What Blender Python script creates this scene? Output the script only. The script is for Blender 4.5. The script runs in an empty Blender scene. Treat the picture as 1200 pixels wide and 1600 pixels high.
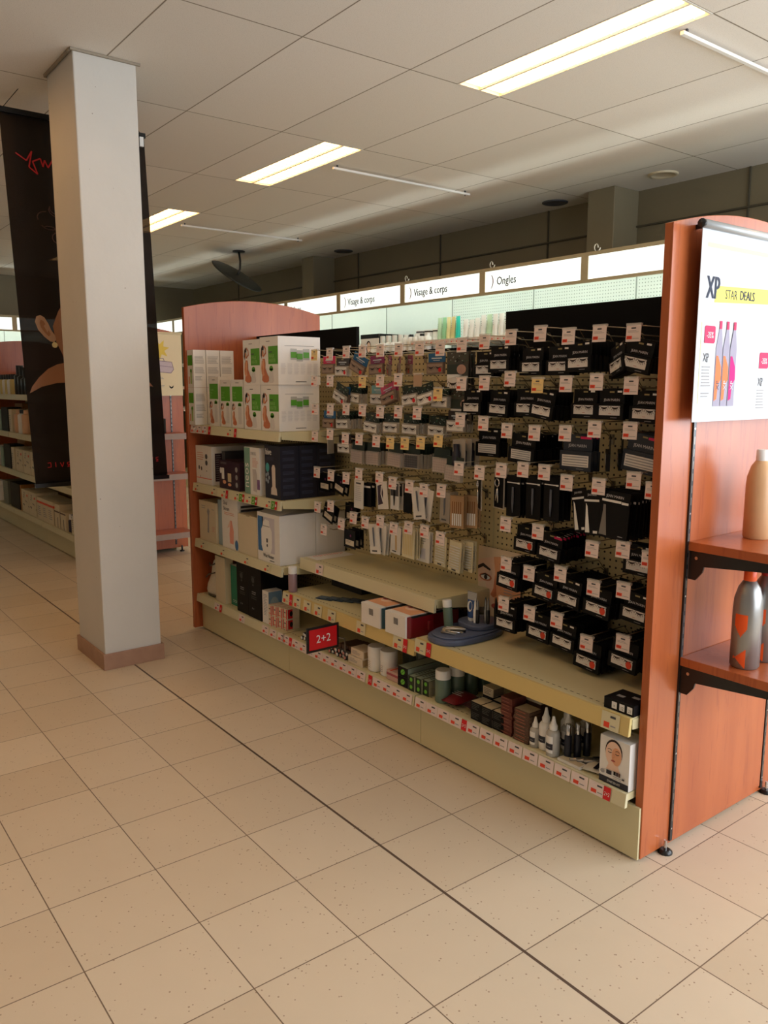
import bpy, math, random
from mathutils import Vector, Matrix
random.seed(7)
S = bpy.context.scene
COL = S.collection
PI = math.pi

# ------------------------------------------------------------------ camera
H = 2.8925                                   # ceiling height
cam = bpy.data.cameras.new('camera')
cam.sensor_fit = 'HORIZONTAL'; cam.sensor_width = 36.0
cam.lens = 1261.8 / 1200 * 36.0
cam.clip_start = 0.05; cam.clip_end = 60
co = bpy.data.objects.new('camera', cam); COL.objects.link(co)
R0 = (0.60925, 0.79298, 0.00030); R1 = (0.12231, -0.09360, -0.98807); R2 = (-0.78349, 0.60202, -0.15402)
co.matrix_world = Matrix(((R0[0], -R1[0], -R2[0], 4.298), (R0[1], -R1[1], -R2[1], -1.949), (R0[2], -R1[2], -R2[2], 1.404), (0, 0, 0, 1)))
S.camera = co

# ------------------------------------------------------------------ world, exposure, daylight
S.view_settings.view_transform = 'Standard'; S.view_settings.look = 'None'
S.view_settings.gamma = 1.0; S.view_settings.use_curve_mapping = False
S.view_settings.exposure = -0.22
LAMP = 9.5            # ceiling light strength
LAMP_COL = (1.0, 0.56, 0.21)
SIGN = 1.35           # light box faces
TUBE = 19.0           # canopy tubes
DAY = 180.0           # daylight through the shop window
w = bpy.data.worlds.new('world'); S.world = w; w.use_nodes = True
w.node_tree.nodes['Background'].inputs[0].default_value = (0.55, 0.66, 0.8, 1)
w.node_tree.nodes['Background'].inputs[1].default_value = 0.6
def area(name, loc, rot, sx, sy, power, col):
    l = bpy.data.lights.new(name, 'AREA'); l.shape = 'RECTANGLE'; l.size = sx; l.size_y = sy
    l.energy = power; l.color = col
    o = bpy.data.objects.new(name, l); COL.objects.link(o); o.location = loc; o.rotation_euler = rot
    return o
# daylight entering by the shop front window (wall behind the camera, x = 6.2) and the side window (y = 3.6)
area('front_window_daylight', (6.15, 1.4, 1.45), (0, math.radians(92), 0), 2.2, 3.8, DAY, (0.86, 0.93, 1.0))
area('side_window_daylight', (5.2, 3.55, 1.65), (math.radians(-90), 0, 0), 1.7, 1.8, DAY * 0.6, (0.86, 0.93, 1.0))

# ------------------------------------------------------------------ materials
MATS = {}
def newmat(name):
    m = bpy.data.materials.new(name); m.use_nodes = True
    return m, m.node_tree, m.node_tree.nodes['Principled BSDF']
def lin(c):
    return tuple(((v / 255.0) / 12.92 if v <= 10 else (((v / 255.0) + 0.055) / 1.055) ** 2.4) for v in c)
def M(name, col=None, rough=0.5, metal=0.0, emit=0, trans=0, alpha=1.0, var=0.06, vscale=30, coat=0, srgb=True, spec=0.5):
    if name in MATS: return MATS[name]
    m, nt, b = newmat(name)
    c = lin(col) if srgb else col
    b.inputs['Roughness'].default_value = rough; b.inputs['Metallic'].default_value = metal
    b.inputs['Specular IOR Level'].default_value = spec
    if coat: b.inputs['Coat Weight'].default_value = coat; b.inputs['Coat Roughness'].default_value = 0.12
    if var:
        tc = nt.nodes.new('ShaderNodeTexCoord'); nz = nt.nodes.new('ShaderNodeTexNoise')
        nz.inputs['Scale'].default_value = vscale; nz.inputs['Detail'].default_value = 3
        nt.links.new(tc.outputs['Object'], nz.inputs['Vector'])
        mx = nt.nodes.new('ShaderNodeMix'); mx.data_type = 'RGBA'
        nt.links.new(nz.outputs['Fac'], mx.inputs['Factor'])
        mx.inputs['A'].default_value = tuple(v * (1 - var) for v in c) + (1,)
        mx.inputs['B'].default_value = tuple(min(1, v * (1 + var)) for v in c) + (1,)
        nt.links.new(mx.outputs['Result'], b.inputs['Base Color'])
    else:
        b.inputs['Base Color'].default_value = c + (1,)
    if emit:
        b.inputs['Emission Color'].default_value = c + (1,); b.inputs['Emission Strength'].default_value = emit
    if trans: b.inputs['Transmission Weight'].default_value = trans
    if alpha < 1: b.inputs['Alpha'].default_value = alpha
    MATS[name] = m
    return m
def mathn(nt, op, a, bb=None, c=None):
    n = nt.nodes.new('ShaderNodeMath'); n.operation = op
    for i, v in enumerate((a, bb, c)):
        if v is None: continue
        if isinstance(v, (int, float)): n.inputs[i].default_value = v
        else: nt.links.new(v, n.inputs[i])
    return n.outputs[0]
def mixc(nt, fac, a, b):
    n = nt.nodes.new('ShaderNodeMix'); n.data_type = 'RGBA'
    for k, v in (('Factor', fac), ('A', a), ('B', b)):
        if isinstance(v, tuple): n.inputs[k].default_value = v + (1,) if len(v) == 3 else v
        elif isinstance(v, (int, float)): n.inputs[k].default_value = v
        else: nt.links.new(v, n.inputs[k])
    return n.outputs['Result']
def coords(nt):
    tc = nt.nodes.new('ShaderNodeTexCoord'); sp = nt.nodes.new('ShaderNodeSeparateXYZ')
    nt.links.new(tc.outputs['Object'], sp.inputs[0])
    return tc.outputs['Object'], sp.outputs[0], sp.outputs[1], sp.outputs[2]
def noise(nt, vec, scale, detail=4, scl=None, rough=0.5):
    n = nt.nodes.new('ShaderNodeTexNoise'); n.inputs['Scale'].default_value = scale; n.inputs['Detail'].default_value = detail
    n.inputs['Roughness'].default_value = rough
    if scl:
        mp = nt.nodes.new('ShaderNodeMapping'); mp.inputs['Scale'].default_value = scl; nt.links.new(vec, mp.inputs[0]); vec = mp.outputs[0]
    nt.links.new(vec, n.inputs['Vector']); return n.outputs['Fac']
def joint(nt, x, off, per, wid):
    # 1 where |x - off| is within wid of a multiple of per
    t = mathn(nt, 'DIVIDE', mathn(nt, 'SUBTRACT', x, off), per)
    d = mathn(nt, 'ABSOLUTE', mathn(nt, 'SUBTRACT', mathn(nt, 'FRACT', mathn(nt, 'ADD', t, 100.5)), 0.5))
    return mathn(nt, 'LESS_THAN', d, wid / per), mathn(nt, 'FLOOR', mathn(nt, 'ADD', t, 100.0))
def bump(nt, b, h, dist, strength=1.0):
    n = nt.nodes.new('ShaderNodeBump'); n.inputs['Distance'].default_value = dist; n.inputs['Strength'].default_value = strength
    nt.links.new(h, n.inputs['Height']); nt.links.new(n.outputs[0], b.inputs['Normal'])

def mat_floor():
    m, nt, b = newmat('floor_tiles')
    v, x, y, z = coords(nt)
    jx, ix = joint(nt, x, 0.0572, 0.3, 0.0016); jy, iy = joint(nt, y, 0.0494, 0.3, 0.0016)
    j = mathn(nt, 'MAXIMUM', jx, jy)
    wn = nt.nodes.new('ShaderNodeTexWhiteNoise'); wn.noise_dimensions = '2D'
    cb = nt.nodes.new('ShaderNodeCombineXYZ'); nt.links.new(ix, cb.inputs[0]); nt.links.new(iy, cb.inputs[1]); nt.links.new(cb.outputs[0], wn.inputs[0])
    base = mixc(nt, wn.outputs[0], lin((206, 188, 162)), lin((216, 200, 176)))
    n1 = noise(nt, v, 9, 5)
    base = mixc(nt, n1, mixc(nt, 0.12, base, lin((170, 145, 115))), base)
    vo = nt.nodes.new('ShaderNodeTexVoronoi'); vo.inputs['Scale'].default_value = 55; nt.links.new(v, vo.inputs['Vector'])
    n2 = noise(nt, v, 14, 3)
    thr = mathn(nt, 'MULTIPLY', mathn(nt, 'SUBTRACT', n2, 0.36), 0.85)
    spk = mathn(nt, 'LESS_THAN', vo.outputs['Distance'], mathn(nt, 'MINIMUM', thr, 0.13))
    base = mixc(nt, mathn(nt, 'MULTIPLY', spk, 0.7), base, lin((130, 95, 70)))
    base = mixc(nt, j, base, lin((120, 100, 82)))
    th = mathn(nt, 'LESS_THAN', mathn(nt, 'ABSOLUTE', mathn(nt, 'ADD', y, 0.5506)), 0.0045)
    base = mixc(nt, th, base, lin((92, 74, 62)))
    nt.links.new(base, b.inputs['Base Color'])
    b.inputs['Roughness'].default_value = 0.42
    r = mathn(nt, 'MULTIPLY_ADD', noise(nt, v, 6, 3), 0.2, 0.33); nt.links.new(r, b.inputs['Roughness'])
    hgt = mathn(nt, 'SUBTRACT', mathn(nt, 'MULTIPLY', noise(nt, v, 160, 2), 0.15), mathn(nt, 'MAXIMUM', j, th))
    bump(nt, b, hgt, 0.0012, 0.6)
    return m
def mat_ceiling():
    m, nt, b = newmat('ceiling_tiles')
    v, x, y, z = coords(nt)
    jx, ix = joint(nt, x, 1.105, 1.2, 0.004); jy, iy = joint(nt, y, 0.0606, 0.6, 0.004)
    j = mathn(nt, 'MAXIMUM', jx, jy)
    wn = nt.nodes.new('ShaderNodeTexWhiteNoise'); wn.noise_dimensions = '2D'
    cb = nt.nodes.new('ShaderNodeCombineXYZ'); nt.links.new(ix, cb.inputs[0]); nt.links.new(iy, cb.inputs[1]); nt.links.new(cb.outputs[0], wn.inputs[0])
    base = mixc(nt, wn.outputs[0], lin((228, 222, 212)), lin((236, 230, 221)))
    n1 = noise(nt, v, 260, 2)
    base = mixc(nt, mathn(nt, 'MULTIPLY', mathn(nt, 'GREATER_THAN', n1, 0.62), 0.25), base, lin((150, 140, 125)))
    jx2, _ = joint(nt, x, 1.105, 1.2, 0.0012); jy2, _ = joint(nt, y, 0.0606, 0.6, 0.0012)
    base = mixc(nt, j, base, lin((176, 165, 148)))
    base = mixc(nt, mathn(nt, 'MAXIMUM', jx2, jy2), base, lin((95, 84, 70)))
    nt.links.new(base, b.inputs['Base Color']); b.inputs['Roughness'].default_value = 0.9
    bump(nt, b, mathn(nt, 'SUBTRACT', mathn(nt, 'MULTIPLY', n1, 0.3), j), 0.003, 0.7)
    return m
def mat_wood():
    m, nt, b = newmat('cherry_laminate')
    v, x, y, z = coords(nt)
    a = noise(nt, v, 1.0, 5, (9, 9, 1.3), 0.55)
    c = noise(nt, v, 1.0, 3, (60, 60, 4), 0.6)
    base = mixc(nt, a, lin((144, 64, 30)), lin((194, 108, 58)))
    base = mixc(nt, mathn(nt, 'MULTIPLY', mathn(nt, 'GREATER_THAN', c, 0.6), 0.25), base, lin((128, 46, 26)))
    nt.links.new(base, b.inputs['Base Color']); b.inputs['Roughness'].default_value = 0.42; b.inputs['Specular IOR Level'].default_value = 0.3
    b.inputs['Coat Weight'].default_value = 0.3; b.inputs['Coat Roughness'].default_value = 0.22
    return m
def mat_peg(name, c1, hole, axis='x', off=0.0125, r=0.0031):
    m, nt, b = newmat(name)
    v, x, y, z = coords(nt)
    def cell(t):
        return mathn(nt, 'MULTIPLY', mathn(nt, 'SUBTRACT', mathn(nt, 'FRACT', mathn(nt, 'ADD', mathn(nt, 'DIVIDE', t, 0.025), 400.5)), 0.5), 0.025)
    u = cell(x); q = cell(z)
    d = mathn(nt, 'SQRT', mathn(nt, 'ADD', mathn(nt, 'MULTIPLY', u, u), mathn(nt, 'MULTIPLY', q, q)))
    h = mathn(nt, 'LESS_THAN', d, r)
    base = mixc(nt, noise(nt, v, 5, 3), lin(c1), lin(tuple(int(k * 0.95) for k in c1)))
    nt.links.new(mixc(nt, h, base, lin(hole)), b.inputs['Base Color'])
    b.inputs['Roughness'].default_value = 0.45
    bump(nt, b, mathn(nt, 'SUBTRACT', 1.0, h), 0.003, 0.5)
    return m
def mat_plaster(name, c, spots=True):
    m, nt, b = newmat(name)
    v, x, y, z = coords(nt)
    base = mixc(nt, noise(nt, v, 3, 5), lin(c), lin(tuple(int(k * 0.93) for k in c)))
    if spots:
        vo = nt.nodes.new('ShaderNodeTexVoronoi'); vo.inputs['Scale'].default_value = 22; nt.links.new(v, vo.inputs['Vector'])
        n2 = noise(nt, v, 7, 4)
        s = mathn(nt, 'LESS_THAN', vo.outputs['Distance'], mathn(nt, 'MINIMUM', mathn(nt, 'MULTIPLY', mathn(nt, 'SUBTRACT', n2, 0.55), 1.6), 0.07))
        base = mixc(nt, mathn(nt, 'MULTIPLY', s, 0.7), base, lin((120, 105, 90)))
    nt.links.new(base, b.inputs['Base Color']); b.inputs['Roughness'].default_value = 0.55
    bump(nt, b, noise(nt, v, 25, 5), 0.004, 0.35)
    return m
def mat_plinth():
    m, nt, b = newmat('plinth_tile')
    v, x, y, z = coords(nt)
    base = mixc(nt, noise(nt, v, 18, 5), lin((176, 138, 112)), lin((150, 112, 90)))
    nt.links.new(base, b.inputs['Base Color']); b.inputs['Roughness'].default_value = 0.45
    return m
FLOOR = mat_floor(); CEIL = mat_ceiling(); WOOD = mat_wood()
PEG = mat_peg('cream_pegboard', (206, 190, 142), (34, 26, 14), r=0.0040)
PEGM = mat_peg('white_pegboard', (222, 232, 226), (120, 138, 130), r=0.004)
COLM = mat_plaster('column_paint', (214, 210, 202)); WALLM = mat_plaster('wall_paint', (140, 130, 104), False)
PLINTH = mat_plinth()
cream = M('cream_metal', (212, 202, 160), 0.42, var=0.03, vscale=4)
lipm = M('shelf_lip_cream', (216, 208, 172), 0.4, var=0.03, vscale=6)
slot = M('dark_slot', (70, 62, 42), 0.7)
black = M('black_board', (14, 13, 12), 0.85, spec=0.15)
blk = M('black_card', (12, 12, 14), 0.5, var=0.1, spec=0.2)
blkp = M('black_plastic', (22, 22, 22), 0.3)
white = M('white_card', (232, 228, 222), 0.5, var=0.03)
whitep = M('white_plastic', (235, 233, 228), 0.35, var=0.02)
chrome = M('chrome', (200, 200, 200), 0.2, 1.0)
wire = M('wire_metal', (150, 140, 118), 0.3, 0.9)
greyt = M('grey_print', (150, 148, 148), 0.6)
dgrey = M('dark_grey_print', (70, 70, 74), 0.6)
tagm = M('tag_paper', (232, 214, 208), 0.5, var=0.03)
tagy = M('tag_yellow', (236, 206, 140), 0.5, var=0.03)
tagb = M('tag_brown', (176, 146, 118), 0.5, var=0.03)
redp = M('red_price', (226, 70, 40), 0.5)
redb = M('bright_red', (214, 22, 34), 0.45)
clearp = M('clear_plastic', (235, 232, 225), 0.12, alpha=0.35)
clear2 = M('blister_plastic', (205, 196, 184), 0.15, alpha=0.55)
green = M('green_print', (84, 156, 38), 0.5, var=0.05)
dgreen = M('teal_green_card', (20, 122, 92), 0.45)
skin = M('skin_print', (222, 160, 120), 0.55, var=0.08)
skin2 = M('skin_shade_print', (196, 118, 82), 0.55, var=0.08)
skinp = M('pale_skin_print', (232, 196, 172), 0.55, var=0.05)
hair = M('hair_print', (40, 22, 18), 0.6, var=0.2)
lips = M('lip_print', (176, 84, 76), 0.5)
navy = M('navy_card', (24, 26, 42), 0.4, var=0.08)
navy2 = M('navy_text', (66, 70, 92), 0.5)
purple = M('dark_purple_card', (52, 30, 46), 0.4)
redsolid = M('signal_red', (206, 16, 26), 0.4)
beigec = M('beige_card', (214, 200, 170), 0.55, var=0.03)
tealp = M('teal_print', (70, 160, 160), 0.5)
bluep = M('blue_print', (60, 110, 160), 0.5)
orange = M('orange_plastic', (232, 84, 20), 0.35)
silver = M('silver_plastic', (150, 148, 145), 0.32, 0.75)
grb = M('grey_green_liquid', (96, 116, 100), 0.25)
brownc = M('brown_card', (86, 58, 44), 0.5)
redbrown = M('red_brown_card', (96, 42, 32), 0.5)
canopy = M('canopy_beige', (176, 164, 132), 0.5)
mint = M('mint_white_board', (222, 232, 227), 0.5, var=0.02)
signm = M('lit_sign', (236, 246, 240), 0.5, emit=SIGN, var=0)
tubem = M('lit_tube', (234, 243, 237), 0.5, emit=TUBE, var=0)
diffm = M('lit_diffuser', LAMP_COL, 0.5, emit=LAMP, var=0, srgb=False)
wirew = M('white_cable', (225, 222, 210), 0.4)

# ------------------------------------------------------------------ mesh builder
TEXTC = {}
def text_geo(s):
    if s in TEXTC: return TEXTC[s]
    cu = bpy.data.curves.new('t', 'FONT'); cu.body = s; cu.size = 1.0; cu.resolution_u = 2
    o = bpy.data.objects.new('t', cu); COL.objects.link(o)
    dg = bpy.context.evaluated_depsgraph_get(); me = o.evaluated_get(dg).to_mesh()
    vs = [(v.co.x, v.co.y) for v in me.vertices]; fs = [tuple(p.vertices) for p in me.polygons]
    wd = max((v[0] for v in vs), default=1)
    o.evaluated_get(dg).to_mesh_clear(); COL.objects.unlink(o); bpy.data.objects.remove(o); bpy.data.curves.remove(cu)
    TEXTC[s] = (vs, fs, wd); return TEXTC[s]
class MB:
    def __init__(s): s.v = []; s.f = []; s.m = []; s.mats = []; s.sm = []
    def mi(s, m):
        if m not in s.mats: s.mats.append(m)
        return s.mats.index(m)
    def face(s, pts, m, smooth=False):
        b = len(s.v); s.v += [tuple(p) for p in pts]; s.f.append(tuple(range(b, b + len(pts)))); s.m.append(s.mi(m)); s.sm.append(smooth)
    def raw(s, vs, fs, m, smooth=False):
        b = len(s.v); s.v += [tuple(p) for p in vs]; k = s.mi(m)
        for f in fs: s.f.append(tuple(b + i for i in f)); s.m.append(k); s.sm.append(smooth)
    def box(s, x0, y0, z0, x1, y1, z1, m):
        vs = [(x, y, z) for z in (z0, z1) for y in (y0, y1) for x in (x0, x1)]
        s.raw(vs, [(0, 2, 3, 1), (4, 5, 7, 6), (0, 1, 5, 4), (2, 6, 7, 3), (0, 4, 6, 2), (1, 3, 7, 5)], m); return s
    def rbox(s, x0, y0, z0, x1, y1, z1, m, r=0.01, n=4):
        # box with rounded vertical edges
        pts = []
        for cx, cy, a0 in ((x1 - r, y0 + r, -90), (x1 - r, y1 - r, 0), (x0 + r, y1 - r, 90), (x0 + r, y0 + r, 180)):
            for k in range(n + 1):
                a = math.radians(a0 + 90 * k / n); pts.append((cx + r * math.cos(a), cy + r * math.sin(a)))
        s.prism(pts, 'z', z0, z1, m); return s
    def prism(s, pts, ax, a0, a1, m, smooth=False):
        def P(p, h):
            return {'x': (h, p[0], p[1]), 'y': (p[0], h, p[1]), 'z': (p[0], p[1], h)}[ax]
        n = len(pts)
        area = sum(pts[i][0] * pts[(i + 1) % n][1] - pts[(i + 1) % n][0] * pts[i][1] for i in range(n))
        if (area < 0) != (ax == 'y'): pts = pts[::-1]
        vs = [P(p, a0) for p in pts] + [P(p, a1) for p in pts]
        fs = [tuple(range(n))[::-1], tuple(range(n, 2 * n))] + [(i, (i + 1) % n, n + (i + 1) % n, n + i) for i in range(n)]
        s.raw(vs, fs, m, smooth); return s
    def lathe(s, cx, cy, z0, prof, m, n=20, cap=True):
        vs = []; fs = []
        for r, z in prof:
            for k in range(n):
                a = 2 * PI * k / n; vs.append((cx + r * math.cos(a), cy + r * math.sin(a), z0 + z))
        for i in range(len(prof) - 1):
            for k in range(n): fs.append((i * n + k, i * n + (k + 1) % n, (i + 1) * n + (k + 1) % n, (i + 1) * n + k))
        s.raw(vs, fs, m, True)
        if cap:
            L = (len(prof) - 1) * n
            s.raw(vs[L:], [tuple(range(n))], m); s.raw(vs[:n], [tuple(range(n))[::-1]], m)
        return s
    def tube(s, pts, r, m, n=6, cap=True):
        pts = [Vector(p) for p in pts]; vs = []; fs = []
        prev = None
        for i, p in enumerate(pts):
            d = (pts[min(i + 1, len(pts) - 1)] - pts[max(i - 1, 0)]).normalized()
            a = d.orthogonal().normalized() if prev is None else (prev - d * prev.dot(d)).normalized()
            prev = a; b = d.cross(a)
            for k in range(n):
                t = 2 * PI * k / n; vs.append(tuple(p + (a * math.cos(t) + b * math.sin(t)) * r))
        for i in range(len(pts) - 1):
            for k in range(n): fs.append((i * n + k, i * n + (k + 1) % n, (i + 1) * n + (k + 1) % n, (i + 1) * n + k))
        if cap: fs.append(tuple(range(n))[::-1]); fs.append(tuple((len(pts) - 1) * n + k for k in range(n)))
        s.raw(vs, fs, m, True); return s
    def build(s, name, parent=None, loc=(0, 0, 0), rot=None, bevel=0):
        me = bpy.data.meshes.new(name); me.from_pydata(s.v, [], s.f); me.update()
        for m in s.mats: me.materials.append(m)
        for p, k, q in zip(me.polygons, s.m, s.sm): p.material_index = k; p.use_smooth = q
        o = bpy.data.objects.new(name, me); COL.objects.link(o); o.location = loc
        if rot: o.rotation_euler = rot
        if parent: o.parent = parent
        if bevel:
            b = o.modifiers.new('bevel', 'BEVEL'); b.width = bevel; b.segments = 2; b.limit_method = 'ANGLE'
        return o
class PL:
    """flat print surface: u,v coordinates on a face of a thing"""
    def __init__(s, mb, o, ux, uy, e=0.0006):
        s.mb = mb; s.o = Vector(o); s.x = Vector(ux); s.y = Vector(uy); s.n = s.x.cross(s.y); s.e = e
    def pt(s, u, v, l): return s.o + s.x * u + s.y * v + s.n * (s.e * l)
    def poly(s, pts, m, l=1): s.mb.face([s.pt(u, v, l) for u, v in pts], m); return s
    def rect(s, u0, v0, u1, v1, m, l=1): return s.poly([(u0, v0), (u1, v0), (u1, v1), (u0, v1)], m, l)
    def ell(s, cu, cv, ru, rv, m, l=1, n=14, rot=0):
        c, d = math.cos(rot), math.sin(rot)
        return s.poly([(cu + ru * math.cos(2 * PI * k / n) * c - rv * math.sin(2 * PI * k / n) * d, cv + ru * math.cos(2 * PI * k / n) * d + rv * math.sin(2 * PI * k / n) * c) for k in range(n)], m, l)
    def stroke(s, pts, w, m, l=1):
        for (a, b), (c, d) in zip(pts, pts[1:]):
            L = math.hypot(c - a, d - b) or 1; nx, ny = -(d - b) / L * w / 2, (c - a) / L * w / 2
            s.poly([(a - nx, b - ny), (c - nx, d - ny), (c + nx, d + ny), (a + nx, b + ny)], m, l)
        return s
    def text(s, t, u, v, size, m, l=1, cx=1.0, center=False, mirror=False, rot=0, bold=0):
        vs, fs, wd = text_geo(t); k = size
        ox = -wd / 2 if center else 0; c, d = math.cos(rot), math.sin(rot); mx = -1 if mirror else 1
        for bo in ([0] if not bold else [-bold, 0, bold]):
            P = [s.pt(u + (((x + ox) * cx * k * mx + bo) * c - y * k * d), v + (((x + ox) * cx * k * mx + bo) * d + y * k * c), l + (0.2 * bo / bold if bold else 0)) for x, y in vs]
            s.mb.raw(P, [f[::-1] for f in fs] if mirror else fs, m)
        return s
    def lines(s, u0, v1, w, n, pitch, m, th=0.35, l=1, rag=0.4):
        rr = random.Random(n * 31 + int(w * 1000))
        for k in range(n):
            s.rect(u0, v1 - (k + th) * pitch, u0 + w * (1 - rag * rr.random()), v1 - k * pitch, m, l)
        return s
def front(mb, x0, y, z0): return PL(mb, (x0, y, z0), (1, 0, 0), (0, 0, 1))
def side(mb, x, y0, z0): return PL(mb, (x, y0, z0), (0, 1, 0), (0, 0, 1))
def top(mb, x0, y0, z): return PL(mb, (x0, y0, z), (1, 0, 0), (0, 1, 0))

# ------------------------------------------------------------------ scene objects
def tag(o, label, cat, group=None, kind=None):
    o['label'] = label; o['category'] = cat
    if group: o['group'] = group
    if kind: o['kind'] = kind
    return o
def empty(name, loc, rz=0, label=None, cat=None, group=None):
    o = bpy.data.objects.new(name, None); COL.objects.link(o); o.empty_display_size = 0.05
    o.location = loc; o.rotation_euler = (0, 0, rz)
    if label: tag(o, label, cat, group)
    return o
def struct(name, mb, loc=(0, 0, 0), bevel=0):
    o = mb.build(name, None, loc, bevel=bevel); o['kind'] = 'structure'; return o
def copy_tree(o, parent=None):
    c = o.copy(); COL.objects.link(c)
    if parent: c.parent = parent
    for ch in list(KIDS.get(o.name, [])): copy_tree(ch, c)
    return c
KIDS = {}
def kid(parent, o):
    o.parent = parent; KIDS.setdefault(parent.name, []).append(o); return o
ORD = ['first', 'second', 'third', 'fourth', 'fifth', 'sixth', 'seventh', 'eighth', 'ninth', 'tenth', 'eleventh']

# ================================================================== ROOM
XF, XB, YR, YL = 6.2, -7.8, 3.6, -5.0
struct('floor', MB().box(XB, YL, -0.05, XF, YR, 0, FLOOR))
LX = [(1.105 - 2.4 * k, 2.305 - 2.4 * k) for k in range(-2, 4)]
LY = [0.962, -1.438, -3.838]
mb = MB()
ys = sorted([YL] + [v for y in LY for v in (y, y + 0.298)] + [YR])
for a, b in zip(ys, ys[1:]):
    if any(abs(a - y) < 1e-6 for y in LY):
        jj = [abs(a - y) < 1e-6 for y in LY].index(True)
        fit = sorted(l for i, l in enumerate(LX) if l[1] <= XF and l[0] >= XB and not ((jj and i < 2) or (jj == 1 and i > 3) or (jj == 2 and i > 2)))
        xs = [XB] + [v for l in fit for v in l] + [XF]
        for i in range(0, len(xs), 2):
            if xs[i + 1] > xs[i]: mb.box(xs[i], a, H, xs[i + 1], b, H + 0.02, CEIL)
    else: mb.box(XB, a, H, XF, b, H + 0.02, CEIL)
struct('ceiling', mb)
mb = MB().box(XB, YR, 0, 4.3, YR + 0.1, H + 0.1, WALLM).box(6.1, YR, 0, XF, YR + 0.1, H + 0.1, WALLM).box(4.3, YR, 0, 6.1, YR + 0.1, 0.7, WALLM).box(4.3, YR, 2.6, 6.1, YR + 0.1, H + 0.1, WALLM)
struct('wall_right', mb)
struct('wall_back', MB().box(XB - 0.1, YL, 0, XB, YR, H + 0.1, WALLM))
struct('wall_left', MB().box(XB, YL - 0.1, 0, XF, YL, H + 0.1, COLM))
mb = MB()
mb.box(XF, YL, 0, XF + 0.1, YR, 0.3, COLM).box(XF, YL, 2.6, XF + 0.1, YR, H + 0.1, COLM)
mb.box(XF, YL, 0.3, XF + 0.1, -0.8, 2.6, COLM).box(XF, 3.4, 0.3, XF + 0.1, YR, 2.6, COLM)
struct('wall_front', mb)
mb = MB(); wf = M('window_frame_grey', (120, 122, 125), 0.4)
for y in (-0.8, 0.6, 2.0, 3.35): mb.box(XF + 0.02, y, 0.3, XF + 0.08, y + 0.05, 2.6, wf)
mb.box(XF + 0.02, -0.8, 0.3, XF + 0.08, 3.4, 0.35, wf).box(XF + 0.02, -0.8, 2.55, XF + 0.08, 3.4, 2.6, wf)
struct('window_1', mb)
mb = MB()
for x in (4.3, 5.2, 6.05): mb.box(x, YR + 0.02, 0.7, x + 0.05, YR + 0.08, 2.6, wf)
mb.box(4.3, YR + 0.02, 0.7, 6.1, YR + 0.08, 0.75, wf).box(4.3, YR + 0.02, 2.55, 6.1, YR + 0.08, 2.6, wf)
struct('window_2', mb)
struct('ceiling_slab', MB().box(XB - 0.1, YL - 0.1, H + 0.16, XF + 0.1, YR + 0.1, H + 0.2, WALLM))
# wall pilasters and joints of the right wall
for i, x in enumerate((0.06, -4.13)):
    struct('trim_%d' % (i + 1), MB().box(x, 3.3, 0, x + 0.25, YR, H, WALLM), bevel=0.006)
gap = M('wall_joint', (84, 78, 62), 0.7)
mb = MB()
for x in (-6.3, -3.4, -2.0, -0.6, 1.2, 2.3): mb.box(x, YR - 0.012, 0, x + 0.012, YR, H, gap)
mb.box(XB, YR - 0.02, 2.62, XF, YR, 2.632, gap)
struct('trim_3', mb)

# ceiling lights
for j, y in enumerate(LY):
    for i, (x0, x1) in enumerate(LX):
        if x1 > XF or x0 < XB: continue
        if (j and i < 2) or (j == 1 and i > 3) or (j == 2 and i > 2): continue
        t = empty('ceiling_light', (x0, y, H - 0.002), 0)
        wh = M('light_housing', (225, 220, 208), 0.35)
        mb = MB()
        mb.box(0, 0, 0, 1.2, 0.008, 0.08, wh).box(0, 0.29, 0, 1.2, 0.298, 0.08, wh).box(0, 0.008, 0, 0.01, 0.29, 0.08, wh).box(1.19, 0.008, 0, 1.2, 0.29, 0.08, wh).box(0, 0, 0.08, 1.2, 0.298, 0.085, wh)
        mb.box(0.01, 0.142, 0.0, 1.19, 0.156, 0.02, wh)
        kid(t, mb.build('housing', t))
        kid(t, MB().box(0.03, 0.012, 0.009, 1.17, 0.138, 0.017, diffm).box(0.03, 0.16, 0.009, 1.17, 0.286, 0.017, diffm).build('diffuser', t))
        mb = MB(); lv = M('louvre_white', (235, 230, 215), 0.3)
        for k in range(1, 16): mb.box(0.075 * k - 0.001, 0.008, 0.001, 0.075 * k + 0.001, 0.142, 0.007, lv).box(0.075 * k - 0.001, 0.156, 0.001, 0.075 * k + 0.001, 0.29, 0.007, lv)
        kid(t, mb.build('louvre', t))
        near = {1: 'largest lit strip, nearest the poster panel', 2: 'middle one between the large strip and the column', 3: 'smallest lit strip, peeking out beside the column'}
        if j == 0 and i + -1 in near or (j == 0 and i in (2, 3, 4)):
            tag(t, 'recessed louvred fluorescent ceiling light, ' + {2: 'largest and nearest of the lit row', 3: 'middle one of the lit row', 4: 'smallest, beside the hanging banner edge'}.get(i, 'lit'), 'ceiling light', 'ceiling lights over the aisle')
        else: tag(t, 'unseen recessed louvred ceiling light added to light the room', 'ceiling light', 'unseen added ceiling lights')  # out-of-view lights, added for the light they give the room
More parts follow.
